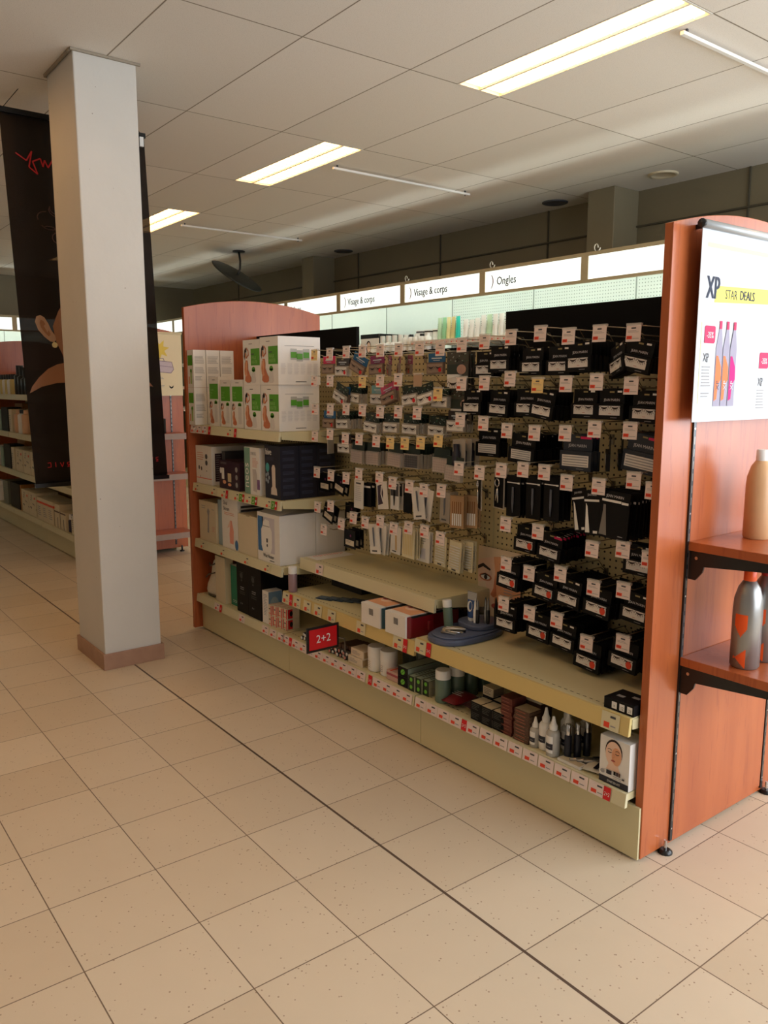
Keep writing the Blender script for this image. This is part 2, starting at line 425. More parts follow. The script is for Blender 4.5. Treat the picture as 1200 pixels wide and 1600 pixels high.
# thin suspended rails
for i, (x, y0, y1, d) in enumerate(((2.16, 1.27, 2.55, 'nearest one, beside the largest ceiling light'), (-0.5, 1.3, 2.57, 'middle one, past the second ceiling light'), (-3.0, 1.3, 2.6, 'farthest one, near the round hanging mirror'))):
    o = MB().box(x - 0.009, y0, H - 0.03, x + 0.009, y1, H - 0.016, whitep).box(x - 0.004, y0 + 0.03, H - 0.018, x + 0.004, y0 + 0.04, H, dgrey).box(x - 0.004, y1 - 0.05, H - 0.04, x + 0.004, y1 - 0.04, H, dgrey).build('ceiling_rail')
    tag(o, 'thin white rail fixed under the ceiling tiles, ' + d, 'rail', 'thin ceiling rails')
# round ceiling grilles
for x, y, m, d in ((-0.34, 3.38, dgrey, 'dark round ceiling vent left of the wall pilaster'), (-3.38, 3.38, dgrey, 'dark round ceiling vent above the far canopy'), (0.72, 3.30, beigec, 'pale beige round ceiling vent near the right pilaster')):
    mb = MB(); mb.lathe(x, y, H - 0.012, [(0.105, 0.012), (0.105, 0.004), (0.095, 0), (0.075, 0.002), (0.07, 0.006), (0.02, 0.004)], m, 24)
    tag(mb.build('ceiling_vent'), d, 'ceiling vent', 'round ceiling vents')
# hanging convex mirror seen from behind
t = empty('security_mirror', (-4.1, 2.43, 2.62), 0, 'dark round mirror disc hanging tilted from the ceiling by a rod', 'mirror')
gm = M('mirror_back', (46, 48, 40), 0.45)
disc = MB().lathe(0, 0, 0, [(0.0, 0.012), (0.15, 0.011), (0.285, 0.008), (0.31, 0), (0.30, -0.008), (0.2, -0.02), (0.0, -0.028)], gm, 40, cap=False).build('disc', t)
vd = (Vector((-4.1, 2.43, 2.62)) - co.matrix_world.translation).normalized(); rt = Vector((vd.y, -vd.x, 0)).normalized(); up_ = rt.cross(vd)
n = (rt * 0.49 + up_ * 0.85 - vd * 0.2).normalized()
disc.rotation_euler = n.to_track_quat('Z', 'Y').to_euler()
MB().tube([(0, 0, 0.0), (0.0, 0.04, 0.08), (0, 0.045, 0.16), (0, 0.03, H - 2.62)], 0.012, blkp, 8).lathe(0, 0.03, H - 2.62 - 0.012, [(0.07, 0.012), (0.07, 0), (0.0, 0)], blkp, 16).build('rod', t)

# ------------------------------------------------------------------ column
t = empty('column', (0.18, -0.55, 0), 0, 'square off-white painted concrete column from floor to ceiling', 'column')
MB().box(-0.202, -0.143, 0.0, 0.202, 0.148, H, COLM).build('shaft', t, bevel=0.006)
MB().box(-0.214, -0.155, 0, 0.214, 0.160, 0.082, PLINTH).build('skirting', t, bevel=0.002)
mb = MB()
for a in (-0.208, 0.203): mb.box(a, -0.155, H - 0.012, a + 0.01, 0.165, H - 0.001, M('cornice_strip', (150, 138, 120), 0.5))
mb.box(-0.2, -0.158, H - 0.012, 0.2, -0.148, H - 0.001, M('cornice_strip', (150, 138, 120), 0.5)).build('ceiling_collar', t)

# ------------------------------------------------------------------ banner behind the column
t = empty('hanging_banner', (-0.3, -0.855, 0), 0, 'long dark brown portrait banner hanging behind the column', 'banner')
m, nt, b = newmat('banner_cloth')
v, x_, y_, z_ = coords(nt)
nt.links.new(mixc(nt, noise(nt, v, 3, 4), lin((44, 36, 31)), lin((34, 27, 23))), b.inputs['Base Color']); b.inputs['Roughness'].default_value = 0.8; b.inputs['Specular IOR Level'].default_value = 0.15
b.inputs['Alpha'].default_value = 0.9
BAN = m
W_ = 0.75; Z0, Z1 = 0.87, 2.77
mb = MB(); NX = 8; NZ = 14
vs = []; fs = []
def bx(u, z): return 0.004 * math.sin(u * 5) * (1 - (z - Z0) / (Z1 - Z0))
def by(u, z): return u + 0.058 * (Z1 - z) / (Z1 - Z0)
for k in range(NZ + 1):
    z = Z0 + (Z1 - Z0) * k / NZ
    for i in range(NX + 1): u = W_ * i / NX; vs.append((bx(u, z), by(u, z), z))
for k in range(NZ):
    for i in range(NX): a = k * (NX + 1) + i; fs.append((a, a + 1, a + NX + 2, a + NX + 1))
mb.raw(vs, fs, BAN, True)
cloth = mb.build('cloth', t)
sm = cloth.modifiers.new('s', 'SOLIDIFY'); sm.thickness = 0.0006; sm.offset = -1
def ban(pts, m, name, lay=1):
    mb = MB(); mb.face([(bx(u, z) + 0.0012 * lay, by(u, z), z) for u, z in pts], m); return mb
art = MB()
def bpoly(pts, m, l=1): art.face([(bx(u, z) + 0.0014 * l + 0.001, by(u, z), z) for u, z in pts], m)
bskin = M('banner_skin', (150, 104, 72), 0.55, var=0.1, vscale=8); bear = M('banner_ear', (176, 142, 116), 0.55, var=0.1, vscale=8)
bhair = M('banner_hair', (66, 40, 28), 0.6, var=0.4, vscale=14); bred = M('banner_red', (190, 24, 30), 0.5)
bpoly([(0.015, 1.365), (0.03, 1.40), (0.07, 1.45), (0.12, 1.495), (0.17, 1.52), (0.215, 1.53), (0.20, 1.58), (0.175, 1.64), (0.165, 1.72), (0.2, 1.80), (0.24, 1.86), (0.45, 1.88), (0.5, 1.6), (0.62, 1.5), (0.7, 1.4), (0.5, 1.43), (0.25, 1.425), (0.16, 1.42), (0.08, 1.40)], bskin)
bpoly([(0.076, 1.74), (0.085, 1.768), (0.105, 1.776), (0.125, 1.765), (0.142, 1.735), (0.155, 1.70), (0.172, 1.672), (0.175, 1.65), (0.165, 1.636), (0.145, 1.64), (0.115, 1.665), (0.088, 1.70)], bear, 2)
bpoly([(0.098, 1.735), (0.105, 1.752), (0.12, 1.745), (0.135, 1.71), (0.15, 1.68), (0.14, 1.665), (0.12, 1.685), (0.104, 1.71)], bskin, 3)
bpoly([(0.118, 1.72), (0.126, 1.728), (0.14, 1.70), (0.135, 1.685)], bear, 3.5)
art.lathe(0, 0, 0, [(0, 0)], bear, 3, cap=False)
bpoly([(0.166 + 0.015 * math.cos(a * PI / 6), 1.622 + 0.015 * math.sin(a * PI / 6)) for a in range(12)], M('banner_pearl', (214, 200, 150), 0.4), 3)
rr = random.Random(3)
for k in range(26):
    cu, cz = 0.18 + 0.3 * rr.random(), 2.0 + 0.33 * rr.random(); a = rr.random() * 6
    pts = [(cu + 0.05 * math.cos(a + q * 0.5), cz + 0.035 * math.sin(a + q * 0.5)) for q in range(5)]
    pts += [(cu + 0.044 * math.cos(a + q * 0.5), cz + 0.03 * math.sin(a + q * 0.5)) for q in range(4, -1, -1)]
    bpoly(pts, bhair, 1 + 0.05 * k)
def bstroke(pts, w, m):
    for (a, c), (d, e) in zip(pts, pts[1:]):
        L = math.hypot(d - a, e - c); nx, ny = -(e - c) / L * w / 2, (d - a) / L * w / 2
        bpoly([(a - nx, c - ny), (d - nx, e - ny), (d + nx, e + ny), (a + nx, c + ny)], m, 2)
bstroke([(0.06, 2.58), (0.11, 2.55), (0.14, 2.6), (0.12, 2.52), (0.16, 2.49), (0.14, 2.55), (0.18, 2.57), (0.19, 2.53), (0.2, 2.565), (0.215, 2.53), (0.24, 2.57), (0.25, 2.53), (0.29, 2.56)], 0.007, bred)
for k in range(19):
    u = 0.07 + 0.034 * k; sh = ([(0, 0), (0.018, 0.002), (0.018, 0.026), (0.002, 0.024)], [(0, 0.024), (0.009, 0.0), (0.018, 0.025)], [(0.002, 0), (0.002, 0.026), (0.018, 0.02), (0.004, 0.012), (0.018, 0.0)], [(0.009, 0), (0.009, 0.027)], [(0.018, 0.025), (0.002, 0.022), (0.003, 0.012), (0.016, 0.012), (0.002, 0.0), (0.018, 0.001)])[(k * 3) % 5]
    bstroke([(u + a, 0.965 + c) for a, c in sh], 0.004, bred)
art.build('printed_portrait', t)
MB().box(-0.008, -0.005, Z1 - 0.004, 0.012, W_ + 0.005, Z1 + 0.022, blkp).build('rod', t)
MB().box(-0.008 + 0, 0.053, Z0 - 0.012, 0.012, W_ + 0.063, Z0 + 0.01, blkp).build('rod', t)
MB().tube([(0, W_ - 0.02, Z1 + 0.02), (0, W_ - 0.1, H)], 0.002, blkp).tube([(0, 0.02, Z1 + 0.02), (0, 0.1, H)], 0.002, blkp).box(-0.004, W_ - 0.03, Z1 - 0.05, 0.014, W_ - 0.008, Z1 + 0.0, whitep).build('hanging_cord', t)

# ================================================================== lit wall units
def cable_loop(par, x):
    pts = [(x + 0.02 * math.cos(a) + 0.01 * a / 6, 0.02 + 0.01 * a / 6, 0.225 + 0.025 * math.sin(a) + 2.11) for a in [k * 0.7 for k in range(10)]]
    return MB().tube(pts, 0.004, wirew, 6).build('cable', par)
def wall_unit(loc, rz, n, label, texts, shelves, pegs):
    t = empty('wall_shelving', loc, rz, label, 'shelving')
    cn = MB(); cn.box(0, 0, 2.11, n, 0.03, 2.13, canopy).box(0, 0, 2.285, n, 0.03, 2.31, canopy)
    for k in range(n + 1): cn.box(max(0, k - 0.03), 0, 2.13, min(n, k + 0.03), 0.03, 2.285, canopy)
    for k in range(n + 1): cn.box(max(0, k - 0.01), 0.03, 2.24, min(n, k + 0.01), 0.62, 2.309, canopy)
    cn = cn.build('light_canopy', t)
    for k in range(n):
        mb = MB(); mb.box(k + 0.03, 0.006, 2.13, k + 0.97, 0.012, 2.285, signm)
        if texts.get(k):
            p = front(mb, k, 0.006, 2.13)
            gp = M('sign_letter_grey', (60, 60, 64), 0.6, var=0)
            p.text(texts[k], 0.155, 0.045, 0.088, gp, 2, cx=0.82, bold=0.0016)
            pts = [(0.085 + 0.035 * math.cos(a), 0.075 + 0.055 * math.sin(a)) for a in [(-70 + 20 * i) * PI / 180 for i in range(8)]]
            pts2 = [(0.08 + 0.030 * math.cos(a), 0.075 + 0.055 * math.sin(a)) for a in [(-70 + 20 * i) * PI / 180 for i in range(8)]][::-1]
            p.poly(pts + pts2, M('sign_mark_brown', (140, 84, 80), 0.6, var=0))
        mb.build('sign_face', cn)
        MB().tube([(k + 0.04, 0.12, 2.2), (k + 0.96, 0.12, 2.2)], 0.014, tubem, 10).build('fluorescent_tube', cn)
        bp = MB().box(k + 0.004, 0.6, 0.15, k + 0.996, 0.62, 2.36, PEGM if k in pegs else mint)
        bp.build('back_panel', t)
    mb = MB()
    for k in range(n + 1): MB().box(k - 0.004 if k else 0, 0.595, 0.1, k + 0.004, 0.625, 2.3, M('upright_grey', (140, 150, 142), 0.4, 0.3)).build('upright', t)
    MB().box(0, 0.08, 2.31, n, 0.62, 2.318, canopy).build('canopy_cover', t)
    MB().box(0, 0.1, 0, n, 0.6, 0.16, cream).build('base', t)
    for k, zs in shelves.items():
        for z in zs:
            mb = MB().box(k + 0.005, 0.1, z - 0.02, k + 0.995, 0.6, z, whitep).box(k + 0.005, 0.09, z - 0.04, k + 0.995, 0.1, z + 0.002, whitep)
            p = front(mb, k, 0.09, z - 0.04)
            for q in range(15): p.rect(0.02 + q * 0.065, 0.008, 0.065 + q * 0.065, 0.036, tagm).rect(0.025 + q * 0.065, 0.012, 0.04 + q * 0.065, 0.02, redp, 2)
            mb.build('shelf', t)
    return t
RX = -7.424
wu = wall_unit((RX, 2.65, 0), 0, 10, 'long white backlit shelving along the right wall with lit header signs', {4: 'Soins', 5: 'Visage & corps', 6: 'Visage & corps', 7: 'Ongles'},
   {k: ([1.8, 1.5, 1.2] if k >= 6 else [1.71, 1.4, 1.1]) for k in range(10)}, (6, 7, 8, 9))
for x in (-0.35, 0.65, -1.4): cable_loop(wu, x - RX)
wall_unit((-7.18, -3.2, 0), PI / 2, 6, 'white backlit shelving along the far back wall behind the banner', {}, {k: [1.8, 1.4, 1.0] for k in range(6)}, ())

# ================================================================== GONDOLAS
YP = 0.38           # face of the pegboard
def arch(y0, y1, z0, ze, zp, n=16):
    pts = [(y0, z0), (y1, z0)]
    for k in range(n + 1):
        u = k / n; pts.append((y1 + (y0 - y1) * u, ze + (zp - ze) * (1 - (2 * u - 1) ** 2)))
    return pts
def shelf_part(par, x0, x1, yf, z, lip=0.045, yb=YP, labels=(), m=None, bracket=True):
    m = m or lipm
    mb = MB()
    mb.box(x0 + 0.003, yf + 0.008, z - 0.022, x1 - 0.003, yb - 0.002, z, cream)
    mb.prism([(yf, z + 0.001), (yf + 0.010, z + 0.001), (yf + 0.006, z - lip), (yf - 0.006, z - lip)], 'x', x0 + 0.002, x1 - 0.002, m)
    p = top(mb, 0, 0, z)
    x = x0 + 0.02
    while x < x1 - 0.03: p.rect(x, yf + 0.035, x + 0.013, yf + 0.0385, slot); x += 0.025
    o = mb.build('shelf', par)
    if bracket:
        for xx in (x0 + 0.001, x1 - 0.0045):
            b = MB(); b.prism([(yf + 0.012, z - 0.005), (yb, z - 0.005), (yb, z - 0.07), (yb - 0.05, z - 0.07), (yf + 0.06, z - 0.04), (yf + 0.012, z - 0.035)], 'x', xx, xx + 0.0035, cream)
            b.build('bracket', o)
    rr = random.Random(int(x0 * 100 + z * 1000))
    for it in labels:
        lx, kind = it
        lb = MB()
        q = PL(lb, (lx, yf - 0.0075, z - lip + 0.003), (1, 0, 0), Vector((0, 0.006, lip + 0.001)).normalized())
        hh = lip - 0.006
        if kind in ('w', 'c'):
            q.rect(-0.004, -0.002, 0.060, hh + 0.002, tagm if kind == 'w' else lipm)
            q.rect(0.006, 0.004, 0.026, hh * 0.42, redp, 2).rect(0.027, hh * 0.72, 0.046, hh * 0.86, dgrey, 2)
            q.rect(0.03, hh * 0.2, 0.048, hh * 0.28, greyt, 2)
        elif kind == 'g':
            q.rect(0, 0, 0.055, hh, redsolid).rect(0.0, 0, 0.036, hh, green, 2).ell(0.018, hh * 0.5, 0.012, 0.012, lipm, 3).ell(0.018, hh * 0.5, 0.009, 0.009, green, 4)
            q.rect(0.04, hh * 0.35, 0.05, hh * 0.65, whitep, 3)
        else:
            q.rect(0, -0.002, 0.026, hh + 0.002, redb, 2)
            q.text('2+2' if kind == 'r' else '-35', 0.013, hh * 0.3, 0.017, whitep, 3, cx=0.75, center=True)
        q0 = lb.build('promo_label' if kind in 'rR' else 'price_label', o)
    return o
def upright(par, x, y, z0, z1):
    mb = MB().box(x, y - 0.006, z0, x + 0.006, y + 0.006, z1, blkp)
    p = side(mb, x + 0.006, y, 0); z = z0 + 0.03
    k = 0
    while z < z1 - 0.04:
        p.rect(-0.0025, z, 0.0025, z + 0.022, M('slot_metal', (120, 112, 105), 0.3, 0.8)) if k % 7 else p.ell(0, z + 0.01, 0.003, 0.003, chrome, n=8)  # slots drawn as grey metal marks on the black upright
        z += 0.035; k += 1
    return mb.build('slotted_upright', par)
def end_shelf(par, x, y0, y1, z, d=0.35, th=0.026, ym=0.0, mat=None):
    o = MB().box(x, y0, z - th, x + d, y1, z, mat or WOOD).build('end_shelf', par, bevel=0.0015)
    for yy in (y1 - 0.010, y0 + 0.004):
        b = MB(); b.prism([(x + 0.002, z - th), (x + d - 0.03, z - th), (x + d - 0.03, z - th - 0.018), (x + 0.05, z - th - 0.042), (x + 0.045, z - th - 0.06), (x + 0.025, z - th - 0.085), (x + 0.002, z - th - 0.085)], 'y', yy, yy + 0.006, blkp)
        front(b, 0, yy, 0).ell(x + 0.025, z - th - 0.02, 0.005, 0.005, chrome, n=10)
        b.build('bracket', o)
    return o
def gondola(name_label, ox, panels, headers, endf):
    t = empty('gondola_shelving', (ox, 0, 0), 0, name_label, 'shelving')
    for i in range(3):
        zt = 1.547
        MB().box(i + 0.004, YP, 0.16, i + 0.996, YP + 0.03, zt, PEG).build('pegboard', t)
        MB().box(i + 0.001, 0.0, 0.008, i + 0.999, 0.015, 0.172, cream).build('kick_plate', t)
        MB().box(i + 0.001, 0.80, 0.008, i + 0.999, 0.815, 0.172, cream).build('kick_plate', t)
        if i in headers: MB().box(i + 0.03, YP + 0.012, 1.548, i + 1.03 if i == 0 else i + 0.97, YP + 0.03, 1.69, black).build('header_panel', t)
        else: MB().box(i + 0.004, YP + 0.004, 1.547, i + 0.996, YP + 0.034, 1.562, black).build('top_rail', t)
        MB().box(i + 0.002, YP + 0.03, 0.16, i + 0.998, YP + 0.05, 1.55, cream).build('back_board', t)
        MB().box(i + 0.002, YP + 0.05, 0.17, i + 0.998, 0.84, 0.21, cream).build('rear_shelf', t)
    for x in (1, 2): MB().box(x - 0.004, YP - 0.001, 0.16, x + 0.004, YP + 0.03, 1.55, M('cream_upright', (186, 176, 134), 0.4)).build('upright', t)
    for x, y0, y1, zb in panels:
        MB().prism(arch(y0, y1, zb, 1.832, 1.888), 'x', x, x + 0.026, WOOD).build('end_panel', t, bevel=0.0015)
    return t
G1 = gondola('long cream shelving run with cherry wood end panels and pegboards full of lash packs', 0.0, ((-0.006, -0.05, 0.84, 0.012), (2.978, 0.008, 0.84, 0.010)), (0, 2), None)
def seq(a, b, d, k='w'): 
    out = []; x = a
    while x < b: out.append((x, k)); x += d
    return out
# left bay
shelf_part(G1, 0.02, 0.998, -0.03, 1.19, labels=[(0.03, 'w'), (0.1, 'w'), (0.17, 'w'), (0.25, 'R'), (0.47, 'c'), (0.55, 'R')])
shelf_part(G1, 0.02, 0.998, -0.03, 0.862, labels=[(0.05, 'c'), (0.26, 'c'), (0.38, 'c'), (0.435, 'R'), (0.53, 'c'), (0.585, 'g'), (0.66, 'c'), (0.72, 'g'), (0.86, 'c'), (0.915, 'g')])
shelf_part(G1, 0.02, 0.998, -0.03, 0.54, labels=[(0.1, 'c'), (0.35, 'c'), (0.62, 'c'), (0.83, 'c')])
s0 = shelf_part(G1, 0.02, 0.998, -0.03, 0.215, lip=0.042, bracket=False, labels=[(0.26, 'w'), (0.32, 'R'), (0.55, 'w')] + seq(0.8, 0.96, 0.078))
s1 = shelf_part(G1, 1.002, 1.998, -0.03, 0.215, lip=0.042, bracket=False, labels=seq(1.0, 1.03, 0.06) + [(1.06, 'r')] + seq(1.09, 1.66, 0.066) + [(1.70, 'r')] + seq(1.735, 1.95, 0.064))
s2 = shelf_part(G1, 2.002, 2.974, -0.03, 0.215, lip=0.042, bracket=False, labels=seq(2.01, 2.22, 0.066) + [(2.27, 'r')] + seq(2.30, 2.86, 0.068) + [(2.895, 'r')])
# centre bay
shelf_part(G1, 1.002, 1.998, 0.07, 0.58, lip=0.052, labels=[(1.15, 'w')])
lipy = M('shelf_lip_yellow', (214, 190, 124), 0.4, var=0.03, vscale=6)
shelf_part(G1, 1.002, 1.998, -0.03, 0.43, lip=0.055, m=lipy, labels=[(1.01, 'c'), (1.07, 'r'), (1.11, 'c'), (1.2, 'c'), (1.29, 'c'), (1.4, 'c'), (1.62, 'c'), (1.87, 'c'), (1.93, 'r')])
# right bay
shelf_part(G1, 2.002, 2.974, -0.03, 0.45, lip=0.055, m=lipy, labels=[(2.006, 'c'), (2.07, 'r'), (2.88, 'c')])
# small feet, uprights, end shelves at the near end
mb = MB(); mb.lathe(3.018, 0.115, 0, [(0.022, 0), (0.022, 0.006), (0.014, 0.012)], blkp, 14).lathe(3.018, 0.115, 0.01, [(0.005, 0), (0.005, 0.03)], chrome, 10)
mb.build('levelling_foot', G1)
MB().lathe(3.018, 0.72, 0, [(0.022, 0), (0.022, 0.006), (0.014, 0.012)], blkp, 14).lathe(3.018, 0.72, 0.01, [(0.005, 0), (0.005, 0.03)], chrome, 10).build('levelling_foot', G1)
upright(G1, 3.004, 0.156, 0.02, 1.78); upright(G1, 3.004, 0.70, 0.02, 1.78)
MB().box(3.004, 0.166, 0.03, 3.008, 0.69, 1.80, WOOD).build('end_board', G1)
end_shelf(G1, 3.009, 0.158, 0.70, 0.958); end_shelf(G1, 3.009, 0.150, 0.70, 0.610)

# second gondola further back in the same row
G2 = gondola('cream shelving run further back with red wood ends, partly behind the column', -5.22, ((-0.01, -0.02, 0.84, 0.012), (2.994, -0.02, 0.90, 0.03)), (), None)
for i in range(3):
    for z in (1.325, 0.96, 0.59): shelf_part(G2, i + 0.003, i + 0.997, -0.03, z, lip=0.05, labels=())
    shelf_part(G2, i + 0.003, i + 0.997, -0.03, 0.205, lip=0.045, bracket=False)
upright(G2, 3.02, 0.79, 0.06, 1.40); upright(G2, 3.02, 0.1, 0.06, 1.40)
greyedge = M('end_shelf_grey_edge', (150, 128, 116), 0.45)
for z in (1.02, 0.69, 0.20):
    o = MB().box(3.03, 0.08, z - 0.03, 3.26, 0.86, z, WOOD).box(3.26, 0.08, z - 0.045, 3.27, 0.86, z + 0.002, greyedge).build('end_shelf', G2)
mb = MB(); 
for yy in (0.83,): mb.lathe(3.05, yy, 0, [(0.02, 0), (0.02, 0.01), (0.007, 0.012), (0.007, 0.05)], blkp, 12)
mb.build('levelling_foot', G2)

# ------------------------------------------------------------------ posters
def poster_near():
    t = empty('promotion_poster', (3.045, 0.079, 1.306), 0, 'white hair product deals poster hanging from a grey rod on the end panel', 'poster')
    mb = MB(); pw = M('poster_paper', (204, 208, 213), 0.85, var=0.01, spec=0.1); mb.box(-0.0015, 0, 0, 0, 0.70, 0.52, pw); p = side(mb, 0, 0, 0)
    yel = M('poster_yellow', (244, 234, 120), 0.85, var=0, spec=0.1); yl2 = M('poster_pale_yellow', (240, 236, 180), 0.85, var=0, spec=0.1)
    gr = M('poster_slate', (74, 80, 94), 0.85, var=0, spec=0.1); gl = M('poster_light_grey', (150, 152, 160), 0.85, var=0, spec=0.1); pk = M('poster_pink_red', (222, 76, 110), 0.85, var=0, spec=0.1)
    orr = M('poster_orange', (240, 130, 90), 0.85, var=0, spec=0.1); bt = M('poster_bottle_grey', (162, 158, 176), 0.85, var=0, spec=0.1); mg = M('poster_magenta', (200, 60, 130), 0.85, var=0, spec=0.1)
    p.rect(0.03, 0.468, 0.66, 0.48, yl2).rect(0.02, 0.05, 0.024, 0.27, yl2)
    p.poly([(0.075, 0.325), (0.6, 0.345), (0.6, 0.385), (0.09, 0.370)], yel)
    p.text('XP', 0.034, 0.335, 0.085, gr, 2, cx=0.62, bold=0.0016).text('STAR', 0.128, 0.338, 0.036, gr, 2, cx=0.75).text('DEALS', 0.205, 0.340, 0.036, gr, 2, cx=0.78, bold=0.001)
    for ox, oy in ((0.0, 0.0), (0.30, -0.065)):
        r = [(0.037 + ox, 0.215 + oy), (0.085 + ox, 0.215 + oy), (0.09 + ox, 0.22 + oy), (0.09 + ox, 0.258 + oy), (0.085 + ox, 0.262 + oy), (0.042 + ox, 0.262 + oy), (0.037 + ox, 0.257 + oy)]
        p.poly(r, pk, 2).text('-35%', 0.063 + ox, 0.229 + oy, 0.024, pw, 3, cx=0.72, center=True, bold=0.0006)
        p.text('XP', 0.036 + ox, 0.165 + oy, 0.033, dgrey, 2, cx=0.7).text('3', 0.052 + ox, 0.163 + oy, 0.022, dgrey, 3, cx=0.7)
        p.lines(0.034 + ox, 0.152 + oy, 0.045, 7, 0.0085, greyt, l=2)
        if not oy: p.lines(0.034, 0.08, 0.045, 2, 0.0085, greyt, l=2)
    for k, (cc, hc) in enumerate(((orr, orr), (orr, orr), (mg, mg))):
        x = 0.098 + 0.036 * k; z0 = 0.042; 
        p.poly([(x, z0), (x + 0.034, z0), (x + 0.034, z0 + 0.16), (x + 0.026, z0 + 0.205), (x + 0.024, z0 + 0.215), (x + 0.012, z0 + 0.215), (x + 0.01, z0 + 0.205), (x, z0 + 0.16)], bt, 2 + k)
        p.rect(x + 0.012, z0 + 0.213, x + 0.024, z0 + 0.235, pk, 3 + k)
        p.poly([(x + 0.002, z0 + 0.015), (x + 0.016, z0 + 0.02), (x + 0.018, z0 + 0.06), (x + 0.033, z0 + 0.075), (x + 0.03, z0 + 0.11), (x + 0.012, z0 + 0.14), (x + 0.003, z0 + 0.14)], cc, 3 + k)
        p.text('XP', x + 0.024, z0 + 0.045, 0.022, pw if k else dgrey, 4 + k, rot=PI / 2)
    for k in range(4):
        x = 0.40 + 0.05 * k; p.poly([(x, 0.2), (x + 0.04, 0.2), (x + 0.04, 0.28), (x + 0.028, 0.30), (x + 0.012, 0.30), (x, 0.28)], bt, 2).rect(x + 0.013, 0.3, x + 0.027, 0.32, mg, 2)
    mb.build('printed_sheet', t)
    rm = M('poster_rod_grey', (178, 182, 184), 0.35, 0.3)
    MB().tube([(0.002, -0.004, 0.524), (0.002, 0.71, 0.524)], 0.0115, rm, 14).tube([(0.002, -0.0115, 0.524), (0.002, -0.004, 0.524)], 0.0118, blkp, 14).build('rod', t)
    MB().box(-0.04, 0.03, 0.518, 0.0, 0.036, 0.53, blkp).box(-0.04, 0.66, 0.518, 0.0, 0.666, 0.53, blkp).build('hook', t)
poster_near()
t = empty('star_poster', (-2.17, 0.40, 1.325), 0, 'cream poster with yellow star and pale purple case behind the column', 'poster')
mb = MB(); pc = M('far_poster_paper', (226, 212, 176), 0.5, var=0.02); mb.box(0, 0, 0, 0.0015, 0.49, 0.50, pc); p = side(mb, 0.0015, 0, 0)
ys_ = M('star_yellow', (224, 196, 60), 0.5, var=0)
pts = []
for k in range(14):
    a = k * PI / 7; r = 0.085 if k % 2 == 0 else 0.042; pts.append((0.30 + r * math.cos(a + 0.2), 0.375 + r * math.sin(a + 0.2)))
p.poly(pts, ys_)
lil = M('lilac_case', (196, 180, 190), 0.5, var=0.1); ol = M('case_outline', (96, 76, 110), 0.5, var=0)
p.poly([(0.2, 0.235), (0.22, 0.29), (0.40, 0.275), (0.415, 0.215), (0.39, 0.185), (0.21, 0.20)], lil)
p.stroke([(0.2, 0.235), (0.22, 0.29), (0.40, 0.275), (0.415, 0.215), (0.39, 0.185), (0.21, 0.20), (0.2, 0.235)], 0.004, ol, 2).stroke([(0.21, 0.25), (0.405, 0.235)], 0.003, ol, 2).stroke([(0.27, 0.285), (0.28, 0.305), (0.33, 0.302), (0.335, 0.28)], 0.005, ol, 2)
p.poly([(0.16, 0.20), (0.20, 0.22), (0.215, 0.30), (0.2, 0.33), (0.16, 0.36)], M('poster_figure_purple', (80, 40, 74), 0.5, var=0.2), 3).ell(0.195, 0.28, 0.018, 0.025, M('poster_magenta', (200, 60, 130)), 4)
p.lines(0.2, 0.165, 0.15, 3, 0.012, greyt).lines(0.21, 0.08, 0.05, 1, 0.012, greyt).lines(0.29, 0.085, 0.05, 2, 0.01, greyt)
p.poly([(0.37, 0.085), (0.39, 0.07), (0.41, 0.085), (0.405, 0.065), (0.39, 0.058), (0.375, 0.065)], blk)
mb.build('printed_sheet', t)
MB().tube([(0.001, -0.003, 0.508), (0.001, 0.493, 0.508)], 0.009, pc, 10).build('rod', t)
# things on the end shelves
def bottle_big(x, y, z, cap, accent, label, body=None, h=0.285, r=0.04):
    t = empty('shampoo_bottle', (x, y, z), 0, label, 'bottle', 'large bottles on the end shelves')
    mb = MB(); body = body or silver
    mb.lathe(0, 0, 0, [(r * 0.9, 0), (r, 0.006), (r, h * 0.60), (r * 0.95, h * 0.70), (r * 0.72, h * 0.82), (r * 0.45, h * 0.88), (r * 0.40, h * 0.89)], body, 32)
    for k in range(10):
        a0 = -1.95 + k * 0.09; a1 = a0 + 0.09
        if accent:
            for za, zb in ((0.33 + 0.02 * abs(k - 5), 0.56), (0.02 + 0.012 * (9 - k), 0.1 + 0.012 * k)):
                mb.face([(r * 1.006 * math.cos(a), r * 1.006 * math.sin(a), zz * h) for a, zz in ((a0, za), (a1, za), (a1, zb), (a0, zb))], accent)
    mb.build('body', t)
    MB().lathe(0, 0, h * 0.885, [(r * 0.42, 0), (r * 0.44, 0.002), (r * 0.42, h * 0.115), (r * 0.36, h * 0.125)], cap, 20).build('cap', t)
    return t
bottle_big(3.165, 0.225, 0.6105, orange, orange, 'large silver bottle with bright orange cap on lower end shelf')
bottle_big(3.165, 0.325, 0.6105, M('dark_red_cap', (150, 26, 24), 0.35), orange, 'silver bottle with dark red cap beside the orange-capped one')
bottle_big(3.10, 0.37, 0.9585, whitep, None, 'beige rounded bottle on the upper end shelf at the right picture edge', body=M('beige_bottle', (214, 170, 124), 0.4), h=0.26)
# dark cube on the far end shelf
t = empty('dark_box', (-2.07, 0.60, 1.021), 0.7, 'small dark box tipped on the upper far end shelf beside the column', 'box')
MB().box(-0.06, -0.06, 0, 0.06, 0.06, 0.12, M('dark_teal_card', (24, 34, 36), 0.5)).build('carton', t, bevel=0.002)
MB().box(-0.062, -0.062, 0.11, 0.062, -0.035, 0.123, beigec).build('pale_lid', t)

